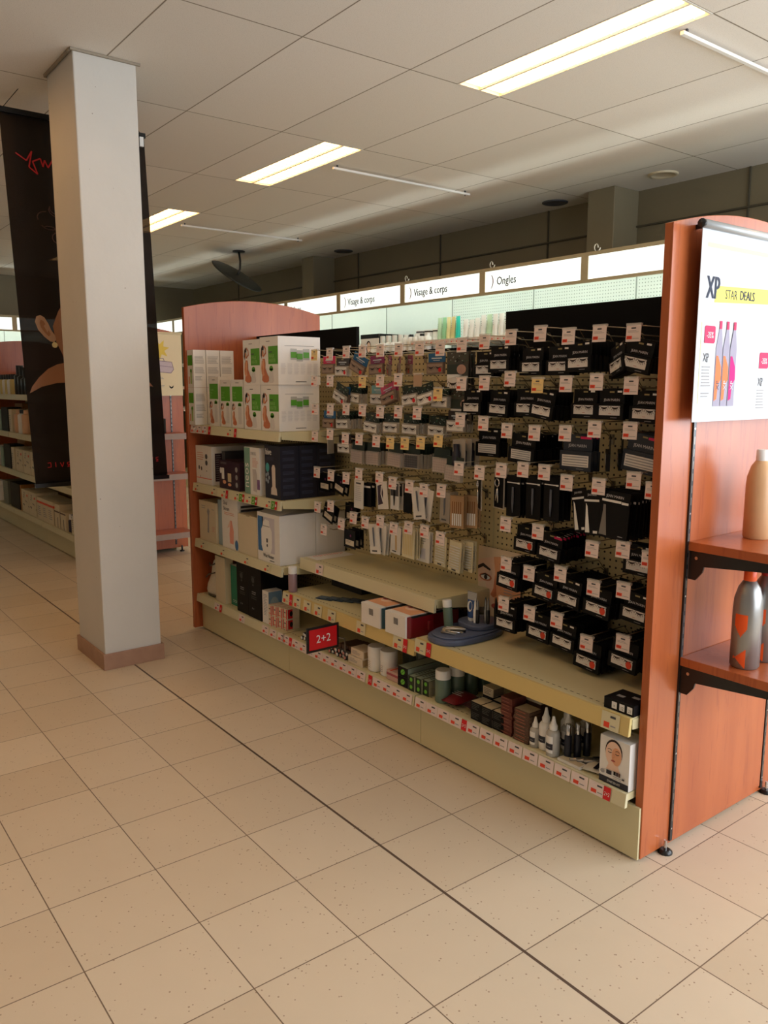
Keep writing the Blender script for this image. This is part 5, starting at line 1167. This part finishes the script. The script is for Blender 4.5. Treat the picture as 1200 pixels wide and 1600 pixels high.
def dr_curler(mb, p, w, h):
    p.rect(-w * .45, -h * .97, w * .45, -h * .22, blk)
    mb.tube([(0.014 * math.cos(a), -0.012, -h * .35 + 0.014 * math.sin(a)) for a in [k * PI / 5 for k in range(11)]], 0.003, chrome, 6); mb.tube([(0, -0.01, -h * .45), (0.004, -0.01, -h * .85)], 0.003, chrome, 6).tube([(-0.004, -0.01, -h * .5), (-0.01, -0.01, -h * .8)], 0.003, chrome, 6)
def dr_tblack(mb, p, w, h): p.rect(-w * .47, -h * .19, w * .3, -h * .165, white).rect(w * .3, -h * .2, w * .45, -h * .16, white, 2); tweezers(mb, 0, -0.006, -h * 0.9, -h * 0.28, M('steel_blue', (140, 146, 160), 0.3, 0.7))
def dr_cone(mb, p, w, h):
    p.text('JEAN MARIN', 0, -h * .12, 0.010, M('silver_letters', (170, 168, 170)), 2, cx=.7, center=True).rect(-w * .46, -h * .25, w * .4, -h * .2, white)
    p.poly([(-w * .46, -h * .95), (-w * .2, -h * .95), (-w * .28, -h * .35), (-w * .36, -h * .28)], whitep, 2).rect(0, -h * .96, w * .4, -h * .9, white, 2)
def dr_wide(mb, p, w, h):
    p.text('JEAN MARIN', 0, -h * .13, 0.0125, M('silver_letters', (170, 168, 170)), 2, cx=.95, center=True).rect(-w * .42, -h * .23, w * .22, -h * .18, white).rect(w * .24, -h * .24, w * .46, -h * .19, white, 2)
    p.poly([(-w * .44, -h * .95), (-w * .18, -h * .95), (-w * .26, -h * .45), (-w * .28, -h * .3), (-w * .36, -h * .3), (-w * .36, -h * .45)], M('clear_grey_print', (120, 116, 110), 0.3), 2).rect(w * .2, -h * .93, w * .36, -h * .91, greyt, 2)
def dr_bottle(mb, p, w, h): mb.lathe(0, -0.016, -h * .95, [(0.016, 0), (0.017, h * .5), (0.012, h * .55), (0.012, h * .8)], navy, 14)
def dr_kit(mb, p, w, h):
    rr = random.Random(4)
    for k in range(30): p.ell(rr.uniform(-w / 2.2, w / 2.2), rr.uniform(-h * .3, -h * .03), .003, .002, (M('foliage_green', (40, 96, 70)), M('pale_glitter', (170, 180, 170)), blk)[k % 3], 2, 6)
    p.rect(-w * .48, -h * .6, w * .2, -h * .34, M('foliage_dark', (44, 54, 46), 0.4)).ell(w * .2, -h * .47, w * .22, h * .13, M('hand_print', (190, 150, 132), 0.5), 2).rect(-w * .48, -h * .97, w * .1, -h * .64, winm).poly([(-w * .48, -h * .72), (0, -h * .66), (w * .25, -h * .62), (0, -h * .60), (-w * .48, -h * .60)], whitep, 3)
    lash(p, -w * .2, -h * .8, w * .4)
def dr_edge(mb, p, w, h):
    for k in range(6): u = -w * .45 + k * w * .16; mb.box(u, -0.03, -h, u + w * .06, 0, -h * .35, M('dark_edge', (50, 48, 58), 0.3)); 
def fan(fn, n, ang, dx=0.0):
    """several cards fanned on the same hook, each its own object"""
    return (fn, n, ang, dx)
TYPES = {
 'J1': (lambda: black_pack(), 0.05, 'black false lash pack'), 'J1s': (lambda: black_pack(sticker=True, lab=False), 0.05, 'black lash pack with red sticker'),
 'J1b': (lambda: black_pack(lab=False, hole=False), 0.05, 'black false lash pack'), 'J1p': (lambda: black_pack(pink=True), 0.05, 'black lash pack with pink corner'), 'J2': (lambda: black_pack(w=0.125, h=0.105, hh=0.05, ww=0.095, wh=0.034, strip=True), 0.052, 'wide black pack of individual lashes'),
 'J3': (lambda: black_pack(w=0.13, h=0.12, hh=0.055, ww=0.11, wh=0.038, strip=True, cm=M('slate_card', (38, 44, 54), 0.35), pink=True, lab=False), 0.06, 'wide slate blue lash pack'),
 'PK': (lambda: colour_pack(M('pink_header', (206, 30, 90), 0.45), sticker=False), 0.04, 'lash pack with hot pink header'), 'BL': (lambda: colour_pack(M('blue_header', (24, 92, 140), 0.45)), 0.04, 'lash pack with blue header'),
 'MG': (lambda: colour_pack(M('magenta_header', (130, 30, 84), 0.45)), 0.04, 'lash pack with magenta header'), 'LB': (lambda: colour_pack(M('light_blue_header', (110, 160, 166), 0.45), sticker=False, win=winm), 0.04, 'lash pack with pale blue header'),
 'PT': (lambda: colour_pack(M('rose_header', (190, 70, 110), 0.45)), 0.04, 'tilted lash pack with rose header'), 'GR': (lambda: colour_pack(M('foliage_card', (30, 44, 38), 0.4), glit=True, sticker=False, win=white), 0.04, 'dark green lash pack with white tray'),
 'GS2': (lambda: colour_pack(M('foliage_card', (30, 44, 38), 0.4), glit=True, sticker=True, win=white), 0.04, 'dark green lash pack with red sticker'),
 'LW': (lambda: colour_pack(M('dark_header', (40, 30, 30), 0.4), sticker=False, win=white), 0.04, 'dark-headed lash pack with white tray'), 'LWs': (lambda: colour_pack(M('dark_header', (40, 30, 30), 0.4), sticker=True, win=white), 0.04, 'dark-headed lash pack with red sticker'),
 'EP': (lambda: colour_pack(M('magenta_header', (130, 30, 84), 0.45)), 0.04, 'magenta lash pack turned edgewise'), 'GD': (lambda: grid_pack(), 0.047, 'clear pack of single lash clusters'), 'GDd': (lambda: grid_pack(True), 0.047, 'dark pack of single lash clusters'),
 'KT': (lambda: tool_pack(0.12, 0.145, M('kit_card', (70, 66, 58), 0.4), dr_kit, 'lash_kit'), 0.0725, 'large lash kit with a hand picture'),
 'CL': (lambda: tool_pack(0.05, 0.08, clear2, dr_dark), 0.04, 'clear narrow pack turned edge-on'), 'BB': (lambda: tool_pack(0.07, 0.11, clear2, dr_bottle, 'glue_pack'), 0.05, 'clear pack holding dark glue bottle'),
 'BK': (lambda: tool_pack(0.09, 0.085, blk, dr_black_label), 0.042, 'black pack with cream label'), 'WC': (lambda: tool_pack(0.07, 0.13, white, dr_white_text, 'file_card'), 0.065, 'white card with small grey print'),
 'LF': (lambda: tool_pack(0.062, 0.125, white, dr_leaf, 'file_card'), 0.062, 'white pack with dark leaf shape'), 'TW': (lambda: tool_pack(0.06, 0.12, white, dr_tw, 'tweezer_pack'), 0.06, 'white card with black tweezers'),
 'DK': (lambda: tool_pack(0.055, 0.11, blk, dr_dark), 0.055, 'small black pouch'), 'WF': (lambda: tool_pack(0.075, 0.135, white, dr_fan, 'tweezer_pack'), 0.067, 'white card with steel tweezers'),
 'CT': (lambda: tool_pack(0.06, 0.125, clear2, dr_fan, 'tweezer_pack'), 0.062, 'clear pouch with steel tool'), 'OS': (lambda: tool_pack(0.062, 0.13, M('tan_card', (176, 140, 100), 0.5), dr_sticks, 'stick_pack'), 0.065, 'tan card of sticks'),
 'WO': (lambda: tool_pack(0.07, 0.12, white, dr_wood, 'stick_pack'), 0.06, 'white card with a wooden stick'), 'YC': (lambda: tool_pack(0.08, 0.13, M('pale_cream_card', (222, 212, 178), 0.5), dr_pale, 'stick_pack'), 0.065, 'pale cream pack of straw sticks'),
 'NC': (lambda: tool_pack(0.085, 0.13, white, dr_nails, 'nail_card'), 0.065, 'white printed nail card'), 'LD': (lambda: tool_pack(0.07, 0.125, M('pale_cream_card', (222, 212, 178), 0.5), dr_ladder, 'stick_pack'), 0.062, 'cream pouch of white sticks'),
 'TC': (lambda: tool_pack(0.065, 0.15, clear2, dr_curler, 'curler_pack'), 0.075, 'black pack with chrome lash curler'), 'TB': (lambda: tool_pack(0.068, 0.152, blk, dr_tblack, 'tweezer_pack'), 0.076, 'tall black pack with steel tweezers'),
 'TD': (lambda: tool_pack(0.075, 0.145, blk, dr_cone, 'brush_pack'), 0.072, 'tall black pack with white cone picture'), 'TE': (lambda: tool_pack(0.112, 0.15, blk, dr_wide, 'brush_pack'), 0.075, 'large black pack with white label band'),
}
PR = {}
for k, (fn, _, _) in TYPES.items(): PR[k] = fn
protos = {}; fresh = set()
def place(kind, x, y, z, tilt=0, yaw=0, label='', group=None, dz=0):
    if kind not in protos: o = PR[kind](); protos[kind] = o
    else: o = copy_tree(protos[kind])
    o.location = (x, y, z + TYPES[kind][1]); o.rotation_euler = (0, tilt, yaw)
    tag(o, label, 'package', group); return o
# kind, hook x, y, centre z, tilt, yaw, number behind, spacing
PACKS = {
'm1': [('PK', 1.058, .215, 1.504, 0, 0, 0, 0), ('LWs', 1.186, .204, 1.492, 0.02, 0, 1, .014), ('BL', 1.318, .217, 1.499, 0.42, 0.1, 0, 0), ('MG', 1.439, .212, 1.496, -0.03, 0, 0, 0), ('EP', 1.545, .20, 1.493, 0.1, -0.55, 0, 0), ('EP', 1.58, .225, 1.490, -0.1, -0.62, 0, 0), ('EP', 1.62, .25, 1.493, 0.05, -0.5, 0, 0), ('BL', 1.821, .222, 1.494, 0, 0, 0, 0), ('KT', 1.943, .224, 1.464, 0, 0, 2, .015)],
'm2': [('GS2', 1.187, .205, 1.367, 0.38, 0, 0, 0), ('BL', 1.165, .225, 1.362, 0.05, 0, 0, 0), ('GR', 1.235, .24, 1.37, 0.1, 0, 2, .016), ('LB', 1.438, .22, 1.367, 0, 0, 0, 0), ('PT', 1.535, .192, 1.371, -0.3, 0, 1, .014), ('GS2', 1.686, .194, 1.368, -0.12, 0, 1, .014), ('GS2', 1.811, .168, 1.372, -0.22, 0, 0, 0), ('GR', 1.85, .22, 1.36, 0, 0, 3, .018), ('KT', 1.955, .235, 1.33, 0, 0, 0, 0)],
'm3': [('BL', 1.057, .216, 1.247, 0, 0, 0, 0), ('GR', 1.187, .204, 1.249, -0.04, 0, 4, .018), ('GR', 1.437, .188, 1.244, 0.1, 0, 2, .016), ('GR', 1.565, .195, 1.248, 0, 0, 0, 0), ('GR', 1.687, .202, 1.246, 0.03, 0, 3, .018), ('GR', 1.820, .232, 1.243, 0.05, 0, 2, .016), ('LW', 1.944, .222, 1.268, 0, 0, 2, .018)],
'm4': [('CL', 1.054, .221, 1.122, 0, -1.2, 0, 0), ('LW', 1.183, .216, 1.136, 0, 0, 1, .02), ('GD', 1.306, .205, 1.104, 0.04, 0, 2, .02), ('GD', 1.43, .20, 1.106, 0, 0, 2, .02), ('GD', 1.61, .182, 1.113, 0.05, 0, 4, .014), ('GDd', 1.70, .20, 1.112, 0, 0, 8, .016), ('GD', 1.905, .182, 1.112, 0.02, 0, 3, .018), ('BB', 1.994, .190, 1.150, 0, 0, 2, .037), ('GD', 2.0, .165, 1.088, 0.05, 0, 0, 0)],
'm5': [('BK', 1.067, .177, 0.947, 0.03, 0, 1, .02), ('BK', 1.187, .19, 0.944, 0.3, 0, 1, .02), ('WC', 1.31, .205, 0.912, 0.03, 0, 0, 0), ('DK', 1.345, .225, 0.912, 0.02, 0.2, 1, .02), ('LF', 1.44, .235, 0.92, -0.1, 0.2, 0, 0), ('TW', 1.559, .218, 0.931, 0, 0, 2, .02), ('DK', 1.65, .22, 0.921, 0.05, 0, 0, 0), ('WF', 1.735, .195, 0.922, -0.16, 0, 0, 0), ('WF', 1.785, .215, 0.920, 0.18, 0, 0, 0), ('CT', 1.87, .235, 0.915, 0.04, 0, 2, .02), ('OS', 1.958, .217, 0.909, 0, 0.3, 1, .012), ('OS', 1.985, .265, 0.909, 0, 0.4, 1, .012)],
'm6': [('BK', 1.069, .207, 0.792, 0.35, 0, 1, .02), ('BK', 1.182, .25, 0.809, 0.04, 0, 1, .02), ('BK', 1.268, .182, 0.70, 0.04, 0, 2, .022), ('WF', 1.44, .19, 0.727, -0.12, 0, 0, 0), ('WF', 1.475, .21, 0.727, 0.1, 0, 2, .014), ('WO', 1.565, .222, 0.733, 0.06, 0, 1, .018), ('YC', 1.715, .17, 0.752, 0.04, 0, 3, .014), ('NC', 1.757, .215, 0.737, 0.03, 0, 1, .015), ('LD', 1.859, .224, 0.734, 0.06, 0, 0, 0), ('LD', 1.955, .218, 0.727, 0.08, 0, 1, .014), ('LD', 1.975, .262, 0.727, 0.03, 0, 1, .014)],
'n1': [('J1', 2.085, .235, 1.482, 0, 0, 1, .03), ('J1', 2.181, .215, 1.499, 0, 0, 3, .022), ('J1', 2.320, .235, 1.488, 0, 0, 3, .02), ('J1', 2.442, .235, 1.488, 0, 0, 2, .02), ('J1', 2.555, .200, 1.497, -0.03, 0, 6, .02), ('J1', 2.69, .215, 1.483, -0.26, -0.5, 3, .022), ('J1', 2.797, .19, 1.490, 0.2, 0, 5, .02)],
'n2': [('J1', 2.062, .195, 1.342, 0, 0, 3, .018), ('J1', 2.184, .215, 1.338, 0.05, 0, 5, .018), ('J1', 2.31, .222, 1.344, 0, 0, 2, .02), ('J1', 2.427, .185, 1.338, 0.14, 0, 5, .018), ('J1', 2.558, .235, 1.344, 0, 0, 1, .02), ('J1', 2.679, .214, 1.344, 0, 0, 4, .02), ('J1', 2.807, .215, 1.337, 0.03, 0, 4, .02)],
'n3': [('J2', 2.085, .262, 1.190, 0, 0, 2, .02), ('J2', 2.301, .222, 1.182, 0.06, 0, 8, .017), ('J3', 2.562, .198, 1.186, 0, 0, 2, .015), ('J2', 2.679, .214, 1.193, 0.06, -0.9, 1, .06), ('J3', 2.811, .214, 1.196, 0.13, 0, 5, .02)],
'n4': [('TC', 2.13, .175, 1.018, 0, -0.6, 0, 0), ('TC', 2.21, .195, 1.03, 0, -0.2, 1, .02), ('TB', 2.278, .20, 1.009, 0, 0, 2, .018), ('TB', 2.382, .19, 1.015, 0, 0, 3, .02), ('TB', 2.478, .175, 1.022, 0, 0, 3, .02), ('TD', 2.575, .194, 0.996, -0.2, -0.2, 0, 0), ('TD', 2.66, .16, 1.000, -0.08, -0.1, 4, .02), ('TE', 2.765, .14, 1.005, 0.06, 0, 10, .018)],
'n5': [('J1s', 2.306, .246, 0.847, 0.04, 0, 3, .02), ('J1p', 2.458, .208, 0.845, 0.1, 0, 7, .018), ('J1', 2.805, .222, 0.857, 0.02, 0, 2, .02)],
'n6': [('J1s', 2.29, .179, 0.715, 0.08, 0, 8, .018), ('J1s', 2.435, .215, 0.698, 0.1, 0, 7, .018), ('J1', 2.562, .19, 0.703, 0.1, 0, 9, .018), ('J1s', 2.69, .18, 0.701, 0.08, 0, 9, .018), ('J1', 2.817, .205, 0.705, 0.08, 0, 8, .018)],
'n7': [('J1', 2.285, .171, 0.557, 0, 0, 9, .018), ('J1s', 2.43, .192, 0.552, 0.06, 0, 8, .018), ('J1', 2.553, .18, 0.552, 0.08, 0, 9, .018), ('J1s', 2.665, .172, 0.514, 0.08, 0, 10, .017), ('J1s', 2.805, .172, 0.549, 0.08, 0, 9, .018)]}
for r, lst in PACKS.items():
    for i, (kd, x, y, z, tl, yw, nb, sp) in enumerate(lst):
        dsc = TYPES[kd][2]
        if r == 'n7': z = max(z, 0.552 if i != 3 else 0.50)
        if abs(tl) > 0.15 and 'tilted' not in dsc: dsc = 'tilted ' + dsc
        where = 'in the %s row of the %s' % (RN[r], bay(r))
        place(kd, x, y, z, tl, yw, '%s, %s, %s row, %s' % (dsc, (ORD[i] + ' pack from left') if i < 11 else 'last pack', RN[r], bay(r)), 'hanging packs ' + where)
        bk = {'J1s': 'J1b', 'J1': 'J1b'}.get(kd, kd); rr = random.Random(i + ord(r[1]))
        for k in range(nb):
            yy = y + 0.015 + sp * (k + 0 * 1)
            if yy > YP - 0.014: break
            yy = y + max(sp, 0.015) * (k + 1)
            if yy > YP - 0.012: break
            place(bk, x + rr.uniform(-.004, .004), yy, z + rr.uniform(-.002, .003), tl * 0.8 + rr.uniform(-.03, .03), yw + rr.uniform(-.03, .03),
                  '%s behind the %s pack, %s row, %s' % (dsc.split(' with ')[0], ORD[i] if i < 11 else 'last', RN[r], bay(r)), 'packs behind the %s stack %s' % (ORD[i] if i < 11 else 'last', where))

# ================================================================== GOODS ON THE SECOND GONDOLA
def round_bottle(name, loc, r, h, body, cap, label, group, caph=0.25):
    t = empty(name, loc, 0, label, 'bottle', group)
    MB().lathe(0, 0, 0, [(r * .95, 0), (r, .004), (r, h * (1 - caph) * .92), (r * .6, h * (1 - caph))], body, 16).build('body', t)
    MB().lathe(0, 0, h * (1 - caph), [(r * .62, 0), (r * .6, h * caph)], cap, 14).build('cap', t); return t
yellowb = M('pale_yellow_bottle', (214, 196, 130), 0.4); peach = M('peach_bottle', (222, 178, 140), 0.4); gold = M('gold_card', (176, 120, 50), 0.4, 0.2); ivory = M('ivory_card', (222, 208, 176), 0.5)
GF = 'hair care goods on the far shelving run'
for k in range(6): round_bottle('lotion_bottle', (-4.62 + 0.1 * k, 0.02, 1.326), 0.036, 0.19, (whitep, yellowb)[k % 2], blkp, '%s bottle with black cap, %s on the top far shelf' % (('white', 'pale yellow')[k % 2], ORD[k]), GF)
def cart(x, z, w_, h_, m, label, deco=None, y=-0.01, dp=0.2): return simple('carton', (x, y, z), (w_, dp, h_), m, label, 'box', GF, deco)
for k in range(4): round_bottle('shampoo_bottle', (-3.98 + 0.12 * k, 0.05, 1.326), 0.055, (0.27, 0.25, 0.22, 0.22)[k], blkp, blkp, 'tall black bottle, %s of the black group on the top far shelf' % ORD[k], GF, 0.3)
def dsw(mb, p, q, t):
    rr = random.Random(8)
    for k in range(9): u, v = rr.uniform(.03, .22), rr.uniform(.03, .19); p.stroke([(u, v), (u + .02, v + .012), (u + .035, v - .004), (u + .05, v + .012)], .004, blk)
    p.rect(.18, .16, .22, .18, redp)
def dor(mb, p, q, t): p.rect(0, .15, .17, .17, redp).lines(.02, .12, .12, 5, .018, greyt); q.rect(0, .15, .18, .17, redp)
def dlin(mb, p, q, t): p.lines(.01, .16, .06, 8, .018, greyt)
for z, nm in ((0.961, 'second'), (0.591, 'third')):
    cart(-4.95, z, 0.16, 0.2, white, 'white carton at the left picture edge on the %s far shelf' % nm, dlin)
    cart(-4.72, z, 0.1, 0.2, M('mint_carton', (150, 176, 160), 0.5), 'pale green carton on the %s far shelf' % nm)
    cart(-4.60, z, 0.3, 0.27, gold, 'gold-edged display carton behind the black one on the %s far shelf' % nm, y=0.13, dp=0.12)
    cart(-4.58, z, 0.27, 0.235, blk, 'large black carton on the %s far shelf' % nm, y=-0.01, dp=0.13)
    cart(-4.27, z, 0.12, 0.22, ivory, 'ivory carton with thin print right of the black carton, %s far shelf' % nm, dlin)
cart(-3.66, 0.961, 0.14, 0.15, blk, 'dark low carton partly behind the banner, second far shelf', y=0.12)
for k in range(3): round_bottle('conditioner_bottle', (-4.02 + 0.14 * k, 0.03, 0.961), 0.05, 0.22, peach if k != 1 else whitep, blkp if k == 1 else peach, '%s rounded bottle, %s of three on the second far shelf' % (('peach', 'white')[k == 1], ORD[k]), GF, 0.15)
for k in range(3): cart(-4.1 + 0.27 * k, 0.591, 0.255, 0.215, ivory, 'ivory carton with black swirls, %s on the third far shelf' % ORD[k], dsw)
for k in range(2): round_bottle('white_bottle', (-5.05 + 0.13 * k, 0.03, 0.206), 0.045, 0.21, whitep, whitep, 'plain white bottle, %s on the bottom far shelf' % ORD[k], GF, 0.2)
cart(-4.72, 0.206, 0.2, 0.24, M('grey_bottle_card', (120, 124, 110), 0.5), 'grey green carton on the bottom far shelf')
cart(-4.42, 0.206, 0.36, 0.25, blk, 'large black carton on the bottom far shelf', dp=0.25)
cart(-4.03, 0.206, 0.03, 0.25, gold, 'narrow gold edge carton on the bottom far shelf')
for k in range(2): cart(-3.98 + 0.26 * k, 0.206, 0.25, 0.22, ivory, 'ivory carton with black swirls, %s on the bottom far shelf' % ORD[k], dsw)
for k in range(3): cart(-3.44 + 0.175 * k, 0.206, 0.17, 0.2, ivory, 'cream carton with orange band, %s on the bottom far shelf' % ORD[k], dor)
def dbr(mb, p, q, t): p.rect(0, 0, .012, .15, brownc).rect(.0, .13, .16, .142, brownc).rect(.09, .0, .105, .09, M('dark_violet', (40, 36, 60), 0.5))
for k in range(2): cart(-2.90 + 0.17 * k, 0.206, 0.16, 0.15, ivory, 'cream box with brown edges, %s on the bottom far shelf' % ORD[k], dbr)
cart(-2.88, 0.357, 0.14, 0.05, ivory, 'low cream box stacked on the brown-edged boxes')
cart(-2.86, 0.206, 0.3, 0.24, blk, 'black carton behind the brown-edged boxes', y=0.2, dp=0.12)
for k in range(2): round_bottle('serum_bottle', (-2.52 + 0.07 * k, 0.02, 0.206), 0.024, 0.15, M('dark_violet', (40, 36, 60), 0.5), whitep, 'slim dark violet bottle with white cap, %s beside the column' % ORD[k], GF, 0.3)
cart(-2.42, 0.206, 0.15, 0.12, ivory, 'cream carton right against the column edge, bottom far shelf', dlin)

# ================================================================== GOODS ON THE LIT WALL SHELVING
GWL = 'bottles and tubes on the lit wall shelving'
def wtube(x, y, z, w_, h_, m, label):
    mb = MB(); n = 14; secs = [(0, w_ / 2, w_ / 2.4), (h_ * .12, w_ / 2, w_ / 2.4), (h_ * .5, w_ / 2, w_ / 3), (h_, w_ / 2, 0.003)]; vs = []; fs = []
    for zz, a, b_ in secs:
        for k in range(n): vs.append((a * math.cos(2 * PI * k / n), b_ * math.sin(2 * PI * k / n), zz))
    for i in range(3):
        for k in range(n): fs.append((i * n + k, i * n + (k + 1) % n, (i + 1) * n + (k + 1) % n, (i + 1) * n + k))
    mb.raw(vs, fs, m, True); mb.raw(vs[3 * n:], [tuple(range(n))], m)
    front(mb, 0, -w_ / 2.4 - 0.001, 0).lines(-w_ * .1, h_ * .7, w_ * .2, 3, h_ * .08, greyt)
    return tag(mb.build('cream_tube', None, (x, y, z)), label, 'tube', GWL)
cols = [M('pale_green_tube', (186, 214, 180), 0.4), M('light_green_tube', (150, 206, 160), 0.4), M('cream_yellow_tube', (226, 218, 160), 0.4), M('sand_tube', (206, 190, 130), 0.4), M('turquoise_tube', (40, 196, 176), 0.4)]
for k in range(5): wtube(-1.12 + 0.058 * k, 2.83, 1.801, 0.05, 0.19, cols[k], '%s tube on the lit wall shelf' % ('pale green', 'light green', 'cream yellow', 'sand coloured', 'turquoise')[k])
for k in range(3): wtube(-0.79 + 0.07 * k, 2.83, 1.801, 0.06, (0.16, 0.15, 0.16)[k], whitep, 'white tube right of the turquoise tube, %s of three' % ORD[k])
for k in range(6): wtube(-0.58 + 0.068 * k, 2.83, 1.801, 0.058, 0.18, whitep if k != 1 else cols[0], '%s tube, %s in the group beside the black header board' % (('white', 'pale green')[k == 1], ORD[k]))
simple('hair_dryer_box', (-2.3, 2.83, 1.711), (0.3, 0.38, 0.19), white, 'white carton with black top band on the lit wall shelf', 'box', None, lambda mb, p, q, t: (p.rect(0, .15, .3, .19, blk), q.rect(0, 0, .4, .19, blk), p.ell(.13, .07, .04, .06, blk), p.ell(.135, .065, .03, .05, skinp, 2), t.rect(0, 0, .3, .42, blk)))
for k in range(4): round_bottle('foam_bottle', (-1.90 + 0.09 * k, 2.80, 1.711), 0.04, 0.16, whitep, whitep, 'white bottle, %s from left beside the black-topped carton' % ORD[k], GWL, 0.4)
for k in range(5): round_bottle('lidded_jar', (-1.55 + 0.0 + 0.075 * k, 2.80, 1.711), 0.034, 0.155, whitep, blkp if k % 2 else whitep, 'white bottle with %s cap, %s in the row left of the tubes' % (('white', 'black')[k % 2], ORD[k]), GWL, 0.14)
for k in range(3): 
    mb = MB().lathe(0, 0, 0, [(0.05, 0), (0.05, 0.17)], whitep, 18).lathe(0, 0, 0.17, [(0.052, 0), (0.052, 0.012)], blkp, 18).lathe(0, 0, 0.182, [(0.052, 0), (0.052, 0.01)], whitep, 18)
    tag(mb.build('tub', None, (-1.45 + 0.115 * k, 2.9, 1.711)), 'white tub with black ring, %s of three behind the capped bottles' % ORD[k], 'tub', GWL)
for k in range(6): wtube(-1.3 + 0.08 * k, 2.82, 1.501, 0.06, 0.14, (whitep, crm)[k % 2], '%s tube on the lower lit wall shelf, %s from left' % (('white', 'cream')[k % 2], ORD[k]))
for k in range(8): wtube(-0.2 + 0.075 * k, 2.82, 1.501, 0.06, 0.16, (crm, peach)[k % 2], '%s tube on the lower lit wall shelf, %s right of the white cup' % (('cream', 'peach')[k % 2], ORD[k]))
mb = MB().lathe(0, 0, 0, [(0.06, 0), (0.06, 0.12), (0.064, 0.125), (0.064, 0.15)], whitep, 20); tag(mb.build('white_cup', None, (-0.5, 2.82, 1.501)), 'round white cup on the lower lit wall shelf', 'cup', GWL)
